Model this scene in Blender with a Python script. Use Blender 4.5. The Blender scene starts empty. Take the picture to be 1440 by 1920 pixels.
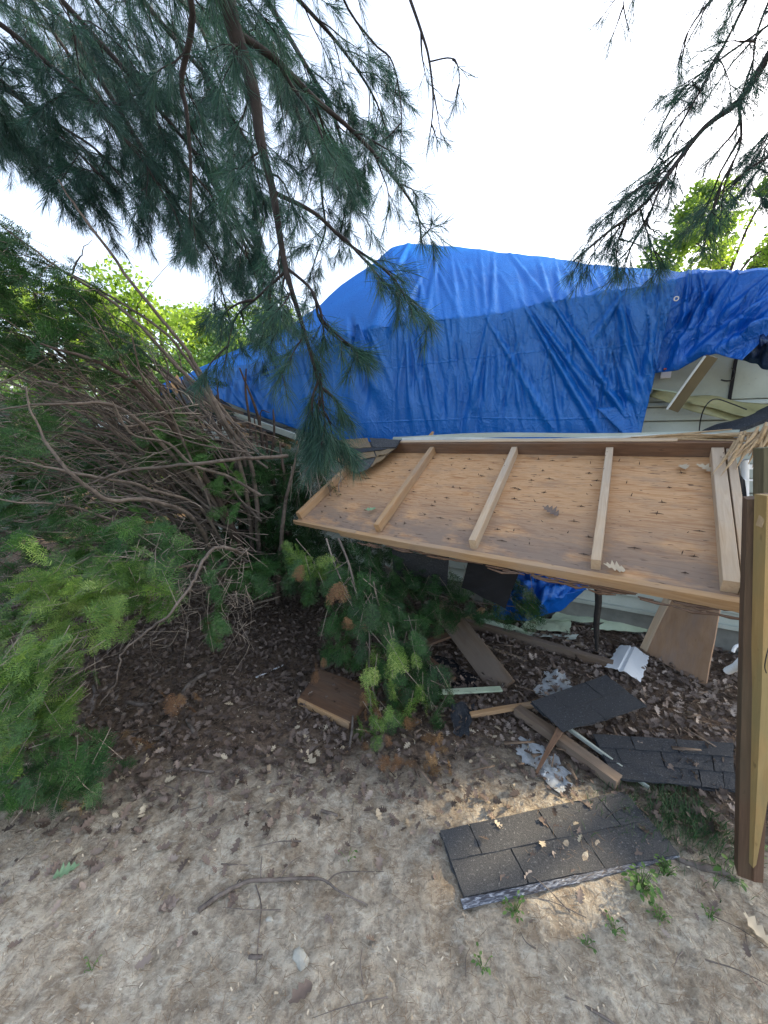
import bpy, math, random
import numpy as np
from mathutils import Vector, Matrix
rng = np.random.default_rng(7)
random.seed(7)
R = math.radians
scene = bpy.context.scene

# ---------------------------------------------------------------- camera
F_PX, PITCH, CAM_H = 700.0, R(11.3), 1.6
cam_d = bpy.data.cameras.new('camera'); cam = bpy.data.objects.new('camera', cam_d)
scene.collection.objects.link(cam); scene.camera = cam
cam.location = (0, 0, CAM_H); cam.rotation_euler = (R(90) - PITCH, 0, 0)
cam_d.sensor_fit = 'VERTICAL'; cam_d.sensor_height = 24.0
cam_d.lens = 24.0 * F_PX / 1920.0
cam_d.clip_start = 0.02; cam_d.clip_end = 2000
cam_d.dof.use_dof = False

# ---------------------------------------------------------------- sky, sun, exposure
SUN_EL, SUN_AZ = R(30), R(74)          # azimuth clockwise from +Y (the view) to the right
world = bpy.data.worlds.new('World'); scene.world = world; world.use_nodes = True
wt = world.node_tree; wt.nodes.clear()
wo = wt.nodes.new('ShaderNodeOutputWorld'); wb = wt.nodes.new('ShaderNodeBackground')
sk = wt.nodes.new('ShaderNodeTexSky'); sk.sky_type = 'NISHITA'; sk.sun_disc = False
sk.sun_elevation = SUN_EL; sk.sun_rotation = SUN_AZ; sk.air_density = 1.0; sk.dust_density = 4.0; sk.ozone_density = 1.0
hs = wt.nodes.new('ShaderNodeHueSaturation'); hs.inputs['Saturation'].default_value = 0.64
wt.links.new(sk.outputs[0], hs.inputs['Color']); wt.links.new(hs.outputs[0], wb.inputs[0])
wt.links.new(wb.outputs[0], wo.inputs[0]); wb.inputs[1].default_value = 0.15
sun_d = bpy.data.lights.new('sun', 'SUN'); sun_d.energy = 2.6; sun_d.angle = R(0.9); sun_d.color = (1.0, 0.80, 0.54)
sun = bpy.data.objects.new('sun', sun_d); scene.collection.objects.link(sun)
SUN = np.array([math.sin(SUN_AZ) * math.cos(SUN_EL), math.cos(SUN_AZ) * math.cos(SUN_EL), math.sin(SUN_EL)])
sun.rotation_euler = Vector(-SUN).to_track_quat('-Z', 'Y').to_euler()
sun.location = (20, -4, 20)
scene.view_settings.view_transform = 'Standard'; scene.view_settings.look = 'None'
scene.view_settings.exposure = 2.15; scene.view_settings.gamma = 1.0
scene.cycles.use_denoising = True; scene.cycles.denoising_prefilter = 'NONE'; scene.cycles.max_bounces = 6; scene.cycles.transparent_max_bounces = 4

# ---------------------------------------------------------------- geometry of the place
C0 = np.array([0, 0, CAM_H])
cp, sp = math.cos(PITCH), math.sin(PITCH)
def V(*a): return np.array(a, float)
def nrm(v): v = np.asarray(v, float); return v / (np.linalg.norm(v, axis=-1, keepdims=True) + 1e-12)
def ray(px, py):
    a = (px - 720) / F_PX; b = (960 - py) / F_PX
    return np.array([a, cp + b * sp, -sp + b * cp])
def G(px, py, z=0.0):                    # a point of the photo on the ground (or z above it)
    d = ray(px, py); return C0 + d * ((z - CAM_H) / d[2])
def D(px, py, Y):                        # the same at forward distance Y
    d = ray(px, py); return C0 + d * (Y / d[1])
W0 = V(1.95, 2.92, 0); WU = nrm(V(.886, -.464, 0)); WN = V(WU[1], -WU[0], 0)
def W(u, out, z): return W0 + u * WU + out * WN + V(0, 0, z)
def WP(px, py, out=0.0):                 # on a plane parallel to the house wall
    d = ray(px, py); t = np.dot(W0 + out * WN - C0, WN) / np.dot(d, WN); return C0 + t * d
def proj(P):
    q = np.asarray(P) - C0
    x = q[..., 0]; dep = q[..., 1] * cp - q[..., 2] * sp; up = q[..., 1] * sp + q[..., 2] * cp
    return 720 + F_PX * x / dep, 960 - F_PX * up / dep
def gh(x, y):
    return 0.012 * np.sin(x * 2.1 + 1.3) * np.cos(y * 1.7) + 0.008 * np.sin(x * 5.3 + y * 3.1) + 0.005 * np.sin(y * 9.1 - x * 4.0)

# ---------------------------------------------------------------- object helpers
COL = scene.collection
WM = {}          # world matrices of the meshes built so far
def tag(o, label=None, cat=None, group=None, kind=None):
    if label: o['label'] = label
    if cat: o['category'] = cat
    if group: o['group'] = group
    if kind: o['kind'] = kind
    return o
def empty(name, loc, label, cat, group=None):
    o = bpy.data.objects.new(name, None); COL.objects.link(o); o.location = tuple(loc); o.empty_display_size = .1
    return tag(o, label, cat, group)
def make_mesh(name, v, f, mat=None, smooth=False, tint=None):
    v = np.asarray(v, np.float32); me = bpy.data.meshes.new(name)
    if isinstance(f, np.ndarray):
        k = f.shape[1]; n = len(f)
        me.vertices.add(len(v)); me.vertices.foreach_set('co', v.ravel())
        me.loops.add(n * k); me.loops.foreach_set('vertex_index', f.astype(np.int32).ravel())
        me.polygons.add(n); me.polygons.foreach_set('loop_start', np.arange(0, n * k, k, dtype=np.int32))
        me.polygons.foreach_set('loop_total', np.full(n, k, np.int32))
        me.update(calc_edges=True)
    else:
        me.from_pydata([tuple(map(float, p)) for p in v], [], [tuple(int(i) for i in q) for q in f]); me.update()
    if smooth: me.polygons.foreach_set('use_smooth', np.ones(len(me.polygons), bool))
    if tint is not None:
        a = me.attributes.new('tint', 'FLOAT', 'POINT'); a.data.foreach_set('value', np.asarray(tint, np.float32))
    if mat: me.materials.append(mat)
    return me
def obj(name, v, f, mat, parent=None, loc=None, smooth=False, tint=None, rot=None):
    """v in world space; the origin goes to loc; rot (3x3) gives the local axes"""
    v = np.asarray(v, float)
    if loc is None: loc = v.mean(0)
    v = v - np.asarray(loc)
    if rot is not None: v = v @ rot
    o = bpy.data.objects.new(name, make_mesh(name, v, f, mat, smooth, tint)); COL.objects.link(o)
    m = Matrix.Identity(4)
    if rot is not None:
        m = Matrix([list(map(float, rot[i])) + [0] for i in range(3)] + [[0, 0, 0, 1]])
    m.translation = Vector(tuple(map(float, loc)))
    if parent is not None:
        o.parent = parent; o.matrix_parent_inverse = Matrix.Identity(4)
        pm = Matrix.Translation(parent.location) if parent.type == 'EMPTY' else WM[parent.name]
        o.matrix_basis = pm.inverted() @ m
    else: o.matrix_basis = m
    WM[o.name] = m
    return o
def frame(p0, p1, up=(0, 0, 1)):
    x = nrm(np.asarray(p1, float) - p0); u = np.asarray(up, float)
    y = nrm(np.cross(u, x)); z = np.cross(x, y)
    return np.column_stack([x, y, z])
def box_vf(L, w, t, bev=.0015, nseg=1, warp=0., seed=0, taper=None):
    """box from x 0..L, y -w/2..w/2, z 0..t with chamfered long edges and optional warp"""
    r = np.random.default_rng(seed); b = min(bev, w * .3, t * .3)
    sec = np.array([[-w/2+b, 0], [w/2-b, 0], [w/2, b], [w/2, t-b], [w/2-b, t], [-w/2+b, t], [-w/2, t-b], [-w/2, b]])
    xs = np.linspace(0, L, nseg + 1); v = []
    for i, x in enumerate(xs):
        s = sec.copy()
        if taper is not None: s[:, 0] *= np.interp(x / L, [0, 1], taper)
        dy = warp * math.sin(x / L * 3 + seed); dz = warp * .6 * math.sin(x / L * 4 + seed * 2)
        jit = r.normal(0, warp * .08, (8, 2)) if warp else 0
        v.append(np.column_stack([np.full(8, x), s[:, 0] + dy, s[:, 1] + dz]) + (np.column_stack([np.zeros(8), jit]) if warp else 0))
    v = np.concatenate(v); f = []
    for i in range(nseg):
        for k in range(8):
            a, c = i * 8 + k, i * 8 + (k + 1) % 8
            f.append((a, c, c + 8, a + 8))
    f.append(tuple(range(7, -1, -1))); n = nseg * 8; f.append(tuple(n + k for k in range(8)))
    return v, f
def board(name, p0, p1, w, t, mat, up=(0, 0, 1), parent=None, nseg=1, warp=0., seed=0, taper=None, bev=.0015):
    p0 = np.asarray(p0, float); p1 = np.asarray(p1, float); Rm = frame(p0, p1, up); L = np.linalg.norm(p1 - p0)
    v, f = box_vf(L, w, t, bev, nseg, warp, seed, taper)
    return obj(name, v @ Rm.T + p0, f, mat, parent, loc=p0, rot=Rm)
def slab_poly(name, pts, t, mat, parent=None, sub=8, warp=0.004, seed=1, smooth=False, zfun=None, edge_rag=0.0):
    """thin sheet over a quad of four 3D corners (p00,p10,p11,p01), thickness t, gently warped; grain runs along p00->p10"""
    p = [np.asarray(q, float) for q in pts]; nx = ny = sub; r = np.random.default_rng(seed)
    S, T = np.meshgrid(np.linspace(0, 1, nx + 1), np.linspace(0, 1, ny + 1))
    P = ((1-S)*(1-T))[..., None]*p[0] + (S*(1-T))[..., None]*p[1] + (S*T)[..., None]*p[2] + ((1-S)*T)[..., None]*p[3]
    n = nrm(np.cross(p[1] - p[0], p[3] - p[0])); n = n if n[2] > 0 else -n
    ph = r.uniform(0, 6, 4)
    h = warp * (np.sin(S * 5 + ph[0]) * np.cos(T * 4 + ph[1]) + .6 * np.sin(S * 11 + T * 7 + ph[2]))
    if zfun is not None: h = h + zfun(S, T)
    P = P + h[..., None] * n
    if edge_rag:
        e = (S == 0) | (S == 1); P[e] += (p[1]-p[0])/np.linalg.norm(p[1]-p[0]) * r.uniform(-edge_rag, edge_rag, (e.sum(), 1))
        e = (T == 0) | (T == 1); P[e] += (p[3]-p[0])/np.linalg.norm(p[3]-p[0]) * r.uniform(-edge_rag, edge_rag, (e.sum(), 1))
    top = P.reshape(-1, 3); bot = top - n * t; v = np.concatenate([top, bot]); m = (nx+1)*(ny+1); f = []
    up = np.dot(np.cross(p[1]-p[0], p[3]-p[0]), n) > 0
    def add(q): f.append(q if up else q[::-1])
    for j in range(ny):
        for i in range(nx):
            a = j*(nx+1)+i; add((a, a+1, a+nx+2, a+nx+1)); add((m+a+nx+1, m+a+nx+2, m+a+1, m+a))
    for i in range(nx):
        add((i+1, i, m+i, m+i+1)); a = ny*(nx+1)+i; add((a, a+1, m+a+1, m+a))
    for j in range(ny):
        a = j*(nx+1); add((a, a+nx+1, m+a+nx+1, m+a)); a = a+nx; add((a+nx+1, a, m+a, m+a+nx+1))
    x = nrm(p[1] - p[0]); y = nrm(np.cross(n, x)); z = np.cross(x, y)
    return obj(name, v, f, mat, parent, loc=p[0], rot=np.column_stack([x, y, z]), smooth=smooth)
def smooth_path(pts, n=None):
    """Catmull-Rom through the points"""
    p = np.asarray(pts, float)
    if len(p) == 2: p = np.vstack([p[0], (p[0] + p[1]) / 2, p[1]])
    q = np.vstack([2*p[0]-p[1], p, 2*p[-1]-p[-2]]); n = n or (len(p) - 1) * 4
    out = []
    for s in np.linspace(0, len(p) - 1 - 1e-6, n + 1):
        i = int(s); t = s - i; a, b, c, d = q[i:i+4]
        out.append(.5*((2*b) + (-a+c)*t + (2*a-5*b+4*c-d)*t*t + (-a+3*b-3*c+d)*t**3))
    return np.array(out)
class Geo:
    """collects vertices / faces of one mesh"""
    def __init__(s): s.v = []; s.f = []; s.n = 0; s.t = []
    def add(s, v, f, tint=0.5):
        v = np.asarray(v, float); s.v.append(v); s.f.append(np.asarray(f) + s.n); s.n += len(v)
        s.t.append(np.full(len(v), tint) if np.isscalar(tint) else tint)
    def tube(s, path, r, k=5, tint=.5):
        path = np.asarray(path, float); n = len(path)
        r = np.interp(np.linspace(0, 1, n), np.linspace(0, 1, len(np.atleast_1d(r))), np.atleast_1d(r))
        t = nrm(np.gradient(path, axis=0)); ref = V(0.31, 0.17, .93)
        a = nrm(np.cross(t, ref)); b = np.cross(t, a)
        an = np.arange(k) * 2 * math.pi / k
        ring = path[:, None] + r[:, None, None] * (np.cos(an)[None, :, None] * a[:, None] + np.sin(an)[None, :, None] * b[:, None])
        i = np.arange(n - 1)[:, None] * k; j = np.arange(k)[None]; j2 = (j + 1) % k
        f = np.stack([i + j, i + j2, i + k + j2, i + k + j], -1).reshape(-1, 4)
        s.add(ring.reshape(-1, 3), f, tint)
    def build(s, name, mat, parent=None, loc=None, smooth=False):
        v = np.concatenate(s.v); f = np.concatenate(s.f)
        return obj(name, v, f, mat, parent, loc=(v.mean(0) if loc is None else loc), smooth=smooth, tint=np.concatenate(s.t))
def inst(pv, pf, M, P, tint=None):
    """proto (pv,pf) placed N times with 3x3 matrices M (N,3,3) and positions P -> big arrays"""
    v = np.einsum('nij,kj->nki', M, pv) + P[:, None]; N, K = len(P), len(pv)
    f = (pf[None] + (np.arange(N) * K)[:, None, None]).reshape(-1, pf.shape[1])
    t = np.repeat(tint if tint is not None else rng.random(N), K)
    return v.reshape(-1, 3), f, t

# ---------------------------------------------------------------- materials
class NT:
    def __init__(s, name):
        s.m = bpy.data.materials.new(name); s.m.use_nodes = True; s.t = s.m.node_tree; s.t.nodes.clear()
        s.out = s.n('OutputMaterial')
    def n(s, kind, **kw):
        nd = s.t.nodes.new('ShaderNode' + kind)
        for k, v in kw.items():
            if k.startswith('i_'):
                nd.inputs[int(k[2:])].default_value = v
            else: setattr(nd, k, v)
        return nd
    def l(s, a, b): s.t.links.new(a, b)
    def coord(s, scale=(1, 1, 1), which='Object'):
        c = s.n('TexCoord'); m = s.n('Mapping'); m.inputs['Scale'].default_value = scale
        s.l(c.outputs[which], m.inputs['Vector']); return m.outputs[0]
    def noise(s, vec, scale=5, detail=5, rough=.55, dist=0):
        n = s.n('TexNoise'); n.inputs['Scale'].default_value = scale; n.inputs['Detail'].default_value = detail
        n.inputs['Roughness'].default_value = rough; n.inputs['Distortion'].default_value = dist
        s.l(vec, n.inputs['Vector']); return n.outputs['Fac']
    def ramp(s, fac, stops):
        r = s.n('ValToRGB'); e = r.color_ramp.elements
        while len(e) < len(stops): e.new(.5)
        for i, (p, c) in enumerate(stops):
            e[i].position = p; e[i].color = (c, c, c, 1) if not hasattr(c, '__len__') else tuple(c) + (1,)
        s.l(fac, r.inputs[0]); return r.outputs[0]
    def mix(s, fac, a, b, mode='MIX'):
        m = s.n('MixRGB', blend_type=mode)
        for sock, v in ((m.inputs[0], fac), (m.inputs[1], a), (m.inputs[2], b)):
            if isinstance(v, (int, float)): sock.default_value = v
            elif isinstance(v, tuple): sock.default_value = v + (1,) if len(v) == 3 else v
            else: s.l(v, sock)
        return m.outputs[0]
    def math(s, op, a, b=0.0):
        m = s.n('Math', operation=op)
        for sock, v in ((m.inputs[0], a), (m.inputs[1], b)):
            if isinstance(v, (int, float)): sock.default_value = v
            else: s.l(v, sock)
        return m.outputs[0]
    def attr(s, name): a = s.n('Attribute'); a.attribute_name = name; return a.outputs['Fac']
    def island(s): g = s.n('NewGeometry'); return g.outputs['Random Per Island']
    def bump(s, h, strength=.3, dist=.01):
        b = s.n('Bump'); b.inputs['Strength'].default_value = strength; b.inputs['Distance'].default_value = dist
        s.l(h, b.inputs['Height']); return b.outputs[0]
    def pbr(s, col, rough=.7, bump=None, spec=.3, trans=None, trans_w=.35, **kw):
        p = s.n('BsdfPrincipled')
        if isinstance(col, tuple): p.inputs['Base Color'].default_value = col + (1,)
        else: s.l(col, p.inputs['Base Color'])
        if isinstance(rough, (int, float)): p.inputs['Roughness'].default_value = rough
        else: s.l(rough, p.inputs['Roughness'])
        p.inputs['Specular IOR Level'].default_value = spec
        for k, v in kw.items(): p.inputs[k].default_value = v
        if bump is not None: s.l(bump, p.inputs['Normal'])
        o = p.outputs[0]
        if trans is not None:
            t = s.n('BsdfTranslucent'); mx = s.n('MixShader'); mx.inputs[0].default_value = trans_w
            if isinstance(trans, tuple): t.inputs[0].default_value = trans + (1,)
            else: s.l(trans, t.inputs[0])
            s.l(o, mx.inputs[1]); s.l(t.outputs[0], mx.inputs[2]); o = mx.outputs[0]
        s.l(o, s.out.inputs[0]); return s.m

def m_wood(name, light, dark, grey=None, grey_amt=.3, stretch=14, scale=1.0, stain=.0, rough=.75):
    t = NT(name); v = t.coord((1.2*scale, stretch*scale, stretch*scale))
    g = t.noise(v, 3.0, 6, .6, 1.2); fine = t.noise(t.coord((6*scale, 160*scale, 160*scale)), 2.0, 3, .6)
    col = t.mix(t.ramp(g, [(.3, 0.), (.7, 1.)]), dark, light)
    col = t.mix(t.math('MULTIPLY', fine, .45), col, tuple(c*.55 for c in dark))
    big = t.noise(t.coord((1.5, 4, 4)), 1.6, 4, .6)
    if grey: col = t.mix(t.math('MULTIPLY', t.ramp(big, [(.42, 0.), (.62, 1.)]), grey_amt), col, grey)
    spots = t.noise(t.coord((9, 22, 22)), 1.5, 2, .5); col = t.mix(t.ramp(spots, [(.70, 0.), (.78, .55)]), col, tuple(c*.3 for c in dark))
    return t.pbr(col, rough, t.bump(t.math('ADD', g, fine), .35, .002))
M = {}
M['lumber'] = m_wood('pine_lumber', (.52, .34, .18), (.36, .21, .10), (.30, .25, .20), .45)
M['lumber_pale'] = m_wood('pale_lumber', (.60, .47, .33), (.46, .33, .21), (.38, .33, .27), .5)
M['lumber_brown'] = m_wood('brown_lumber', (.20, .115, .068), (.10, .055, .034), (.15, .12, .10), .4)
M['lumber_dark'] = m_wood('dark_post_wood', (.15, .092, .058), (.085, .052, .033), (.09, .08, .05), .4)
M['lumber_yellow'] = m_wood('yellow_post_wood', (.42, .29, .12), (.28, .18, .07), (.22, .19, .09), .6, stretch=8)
M['weathered'] = m_wood('weathered_green_wood', (.17, .15, .09), (.09, .08, .045), (.12, .15, .07), .6)
M['grey_board'] = m_wood('grey_leaning_wood', (.24, .17, .115), (.13, .09, .062), (.17, .145, .125), .6, stretch=10)
M['splinter'] = m_wood('splintered_wood', (.50, .38, .23), (.33, .23, .13), None, stretch=30)

def m_plywood():
    t = NT('plywood'); v = t.coord((1.0, 9, 9)); g = t.noise(v, 3.2, 6, .62, 1.8)
    col = t.ramp(g, [(.25, (.32, .145, .06)), (.42, (.45, .245, .11)), (.52, (.55, .345, .185)), (.62, (.48, .27, .125)), (.8, (.38, .185, .08))])
    fine = t.noise(t.coord((7, 150, 150)), 2, 3, .6); col = t.mix(t.math('MULTIPLY', fine, .35), col, (.20, .11, .06))
    # grey water stain towards the front half of the sheet
    c = t.n('TexCoord'); sx = t.n('SeparateXYZ'); t.l(c.outputs['Object'], sx.inputs[0])
    n2 = t.noise(t.coord((1.4, 3, 3)), 2.2, 5, .6)
    band = t.n('MapRange'); band.inputs['From Min'].default_value = .12; band.inputs['From Max'].default_value = .55
    band.inputs['To Min'].default_value = 1; band.inputs['To Max'].default_value = 0; t.l(t.math('ADD', sx.outputs[1], t.math('MULTIPLY', t.math('SUBTRACT', n2, .5), .5)), band.inputs[0])
    stain = t.math('MAXIMUM', t.math('MULTIPLY', band.outputs[0], t.ramp(n2, [(.34, 0.), (.52, 1.)])), t.math('MULTIPLY', t.ramp(t.noise(t.coord((2.2, 5, 5)), 2.0, 5, .6), [(.52, 0.), (.66, 1.)]), .4))
    col = t.mix(t.math('MULTIPLY', stain, .78), col, (.155, .13, .115))
    marks = t.noise(t.coord((10, 60, 60)), 1.6, 2, .5, .5); col = t.mix(t.ramp(marks, [(.655, 0.), (.71, .85)]), col, (.055, .03, .02))
    vo = t.n('TexVoronoi', feature='F1'); vo.inputs['Scale'].default_value = 1; t.l(t.coord((5.5, 15, 1)), vo.inputs['Vector'])
    col = t.mix(t.ramp(vo.outputs['Distance'], [(.04, .5), (.09, 0.)]), col, (.07, .04, .025))
    return t.pbr(col, .7, t.bump(t.math('ADD', g, fine), .3, .002))
M['plywood'] = m_plywood()
M['plywood_plain'] = m_wood('plywood_sheet', (.42, .28, .18), (.30, .185, .11), (.26, .20, .17), .6, stretch=3.5)

def m_tarp(name, base, dark, rough=.3):
    t = NT(name); v = t.coord((1, 1, 1))
    n1 = t.noise(t.coord((9, 9, 3.2)), 2.0, 6, .62, .8); n2 = t.noise(t.coord((30, 30, 12)), 2.5, 4, .6, 1.0)
    vo = t.n('TexVoronoi', feature='DISTANCE_TO_EDGE'); vo.inputs['Scale'].default_value = 9; t.l(t.coord((1.2, 1.2, .45)), vo.inputs['Vector'])
    crease = t.ramp(vo.outputs['Distance'], [(0., 1.), (.05, 0.)])
    vo2 = t.n('TexVoronoi', feature='DISTANCE_TO_EDGE'); vo2.inputs['Scale'].default_value = 30; t.l(v, vo2.inputs['Vector'])
    h = t.math('ADD', t.math('ADD', n1, t.math('MULTIPLY', n2, .35)), t.math('MULTIPLY', t.ramp(vo2.outputs['Distance'], [(0., 1.), (.12, 0.)]), .10))
    h = t.math('ADD', h, t.math('MULTIPLY', crease, .18))
    br = t.n('TexVoronoi', feature='DISTANCE_TO_EDGE'); br.inputs['Scale'].default_value = 1; br.inputs['Randomness'].default_value = .08
    t.l(t.coord((1.7, 1.7, 2.1)), br.inputs['Vector']); h = t.math('ADD', h, t.math('MULTIPLY', t.ramp(br.outputs['Distance'], [(0., 1.), (.02, 0.)]), .25))
    big = t.noise(t.coord((1, 1, 1)), 1.5, 4, .6)
    col = t.mix(big, dark, base)
    ro = t.math('ADD', t.math('MULTIPLY', n1, .25), rough - .1)
    bmp = t.bump(h, .6, .02); df = t.n('BsdfDiffuse'); t.l(col, df.inputs[0]); t.l(bmp, df.inputs['Normal'])
    gl = t.n('BsdfGlossy'); gl.inputs[0].default_value = (.55, .78, 1, 1); t.l(ro, gl.inputs['Roughness']); t.l(bmp, gl.inputs['Normal'])
    mx = t.n('MixShader'); mx.inputs[0].default_value = .075; t.l(df.outputs[0], mx.inputs[1]); t.l(gl.outputs[0], mx.inputs[2])
    t.l(mx.outputs[0], t.out.inputs[0]); return t.m
M['tarp'] = m_tarp('blue_tarpaulin', (.004, .135, .50), (.003, .085, .38))
M['tarp2'] = m_tarp('deep_blue_tarpaulin', (.003, .11, .50), (.002, .07, .38), .3)
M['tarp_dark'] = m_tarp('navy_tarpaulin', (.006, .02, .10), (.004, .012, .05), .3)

def m_shingle(name, a, b, rust=None):
    t = NT(name); n = t.noise(t.coord(), 260, 3, .7); n2 = t.noise(t.coord(), 90, 2, .6); big = t.noise(t.coord(), 5, 4, .6)
    col = t.mix(t.ramp(n, [(.35, 0.), (.68, 1.)]), a, b)
    col = t.mix(t.ramp(n2, [(.6, 0.), (.72, .6)]), col, tuple(min(1, c*2.2) for c in b))
    if rust: col = t.mix(t.ramp(big, [(.35, 0.), (.6, 1.)]), col, rust)
    return t.pbr(col, .9, t.bump(t.math('ADD', n, n2), .8, .003), spec=.25)
M['shingle'] = m_shingle('dark_shingle', (.018, .022, .028), (.06, .066, .075))
M['shingle_slate'] = m_shingle('slate_shingle', (.032, .035, .040), (.095, .098, .10))
M['shingle_tan'] = m_shingle('tan_shingle', (.09, .08, .065), (.24, .19, .13), (.20, .15, .09))
def m_simple(name, c, rough=.6, var=.25, scale=6, spec=.3, bump=.15, c2=None):
    t = NT(name); n = t.noise(t.coord(), scale, 5, .6); n2 = t.noise(t.coord(), scale*12, 3, .6)
    c2 = c2 or tuple(x*(1-var) for x in c)
    col = t.mix(t.ramp(n, [(.35, 0.), (.65, 1.)]), c, c2); col = t.mix(t.ramp(n2, [(.6, 0.), (.75, .25)]), col, tuple(x*.4 for x in c))
    return t.pbr(col, rough, t.bump(t.math('ADD', n, n2), bump, .003), spec=spec)
M['siding'] = m_simple('sage_vinyl_siding', (.40, .45, .41), .5, .14, 3, c2=(.33, .37, .33))
M['frieze'] = m_simple('pale_green_panel', (.36, .41, .37), .6, .2, 2.5, c2=(.27, .31, .27))
M['green_vinyl'] = m_simple('pale_green_vinyl', (.50, .60, .45), .45, .15, 4, c2=(.38, .46, .33))
M['khaki'] = m_simple('khaki_aluminium', (.36, .34, .17), .42, .3, 5, c2=(.24, .23, .11), spec=.5)
M['khaki_dark'] = m_simple('brown_fascia', (.16, .13, .075), .6, .3, 5)
M['white_metal'] = m_simple('white_aluminium', (.68, .72, .72), .4, .12, 4, c2=(.45, .49, .48), spec=.5)
M['white_pvc'] = m_simple('white_vinyl', (.75, .80, .84), .4, .08, 4, spec=.4)
M['concrete'] = m_simple('foundation_concrete', (.22, .23, .21), .9, .35, 7, bump=.5)
M['black'] = m_simple('black_felt', (.012, .013, .016), .85, .3, 9)
M['rubber'] = m_simple('black_hose', (.02, .022, .025), .5, .3, 9)
M['stone'] = m_simple('pale_stone', (.42, .42, .37), .85, .3, 20, bump=.6)
M['brass'] = m_simple('zinc_grommet', (.65, .66, .66), .35, .1, 9)
M['rust'] = m_simple('rusty_nail', (.09, .06, .045), .7, .4, 30)
def m_foil():
    t = NT('silvered_seal_strip'); n = t.noise(t.coord((14, 60, 60)), 2.2, 5, .65, 1.0)
    col = t.ramp(n, [(.44, (.02, .025, .04)), (.54, (.10, .12, .16)), (.70, (.38, .43, .50))])
    return t.pbr(col, .35, t.bump(n, .6, .004), spec=.6)
M['foil'] = m_foil()
def m_styro():
    t = NT('torn_white_sheet'); n = t.noise(t.coord(), 14, 5, .65); return t.pbr(t.ramp(n, [(.4, (.50, .54, .56)), (.7, (.25, .26, .26))]), .6, t.bump(n, .5, .01))
M['styro'] = m_styro()

def m_leafy(name, stops, trans=.35, rough=.5, gain=1.4, spec=.3):
    t = NT(name); a = t.attr('tint'); isl = t.island()
    f = t.math('ADD', t.math('MULTIPLY', a, .68), t.math('MULTIPLY', isl, .36))
    col = t.ramp(f, stops); tr = t.mix(1.0, col, (gain, gain*1.05, gain*.7), 'MULTIPLY')
    return t.pbr(col, rough, spec=spec, trans=tr, trans_w=trans)
M['pine_needle'] = m_leafy('white_pine_needles', [(0., (.009, .032, .030)), (.5, (.026, .074, .062)), (.85, (.052, .122, .09)), (1., (.095, .16, .085))], .38, .45)
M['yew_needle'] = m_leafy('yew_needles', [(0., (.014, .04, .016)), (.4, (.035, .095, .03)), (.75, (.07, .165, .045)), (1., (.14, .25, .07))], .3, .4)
M['yew_lit'] = m_leafy('lit_yew_needles', [(0., (.02, .055, .018)), (.35, (.065, .14, .035)), (.7, (.17, .27, .06)), (1., (.33, .40, .14))], .35, .4)  # lit copy of the yew needles, sunlight put into the colour
M['yew_dead'] = m_leafy('browned_yew_needles', [(0., (.07, .04, .022)), (.5, (.19, .10, .05)), (1., (.34, .24, .11))], .3, .6)
M['leaf_bg'] = m_leafy('sunlit_leaves', [(0., (.07, .13, .025)), (.5, (.15, .24, .04)), (1., (.26, .34, .06))], .6, .5, 1.5)
M['leaf_dark'] = m_leafy('deep_green_leaves', [(0., (.02, .055, .02)), (.5, (.05, .11, .03)), (1., (.10, .18, .045))], .4, .5)
M['weed'] = m_leafy('weed_leaves', [(0., (.05, .11, .035)), (.6, (.10, .20, .055)), (1., (.19, .30, .09))], .35, .5)
M['grass'] = m_leafy('grass_blades', [(0., (.015, .045, .018)), (.6, (.03, .08, .03)), (1., (.06, .12, .04))], .3, .5)
M['litter'] = m_leafy('dead_oak_leaves', [(0., (.036, .028, .024)), (.35, (.095, .073, .062)), (.7, (.19, .15, .128)), (1., (.38, .32, .275))], .12, .75, 1., .2)
M['pale_leaf'] = m_leafy('pale_dry_leaf', [(0., (.38, .31, .22)), (1., (.55, .48, .36))], .15, .7, 1.)
M['green_leaf'] = m_leafy('fallen_green_leaf', [(0., (.16, .27, .15)), (1., (.22, .34, .2))], .15, .6, 1.)
M['straw'] = m_leafy('dry_pine_needles', [(0., (.10, .065, .042)), (.6, (.21, .145, .095)), (1., (.34, .27, .19))], .1, .8, 1., .2)
M['chips'] = m_leafy('pale_chips', [(0., (.22, .17, .12)), (.6, (.42, .36, .27)), (1., (.60, .55, .45))], .0, .8, 1., .2)
def m_bark(name, a, b, sc=30):
    t = NT(name); n = t.noise(t.coord(), sc, 5, .65); n2 = t.noise(t.coord(), sc*.2, 3, .6)
    col = t.mix(t.ramp(n, [(.35, 0.), (.65, 1.)]), a, b); col = t.mix(t.ramp(n2, [(.4, 0.), (.65, .5)]), col, tuple(c*1.5 for c in b))
    return t.pbr(col, .85, t.bump(n, .5, .004), spec=.2)
M['pine_bark'] = m_bark('pine_bark', (.012, .011, .012), (.032, .028, .027))
M['yew_bark'] = m_bark('yew_bark', (.048, .040, .035), (.125, .106, .092))
M['yew_bark_dark'] = m_bark('shaded_yew_bark', (.028, .021, .018), (.07, .054, .045))
M['twig'] = m_bark('pale_twig_bark', (.11, .092, .078), (.25, .215, .18))
M['stick'] = m_bark('grey_stick_bark', (.06, .05, .045), (.16, .138, .122))

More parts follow.
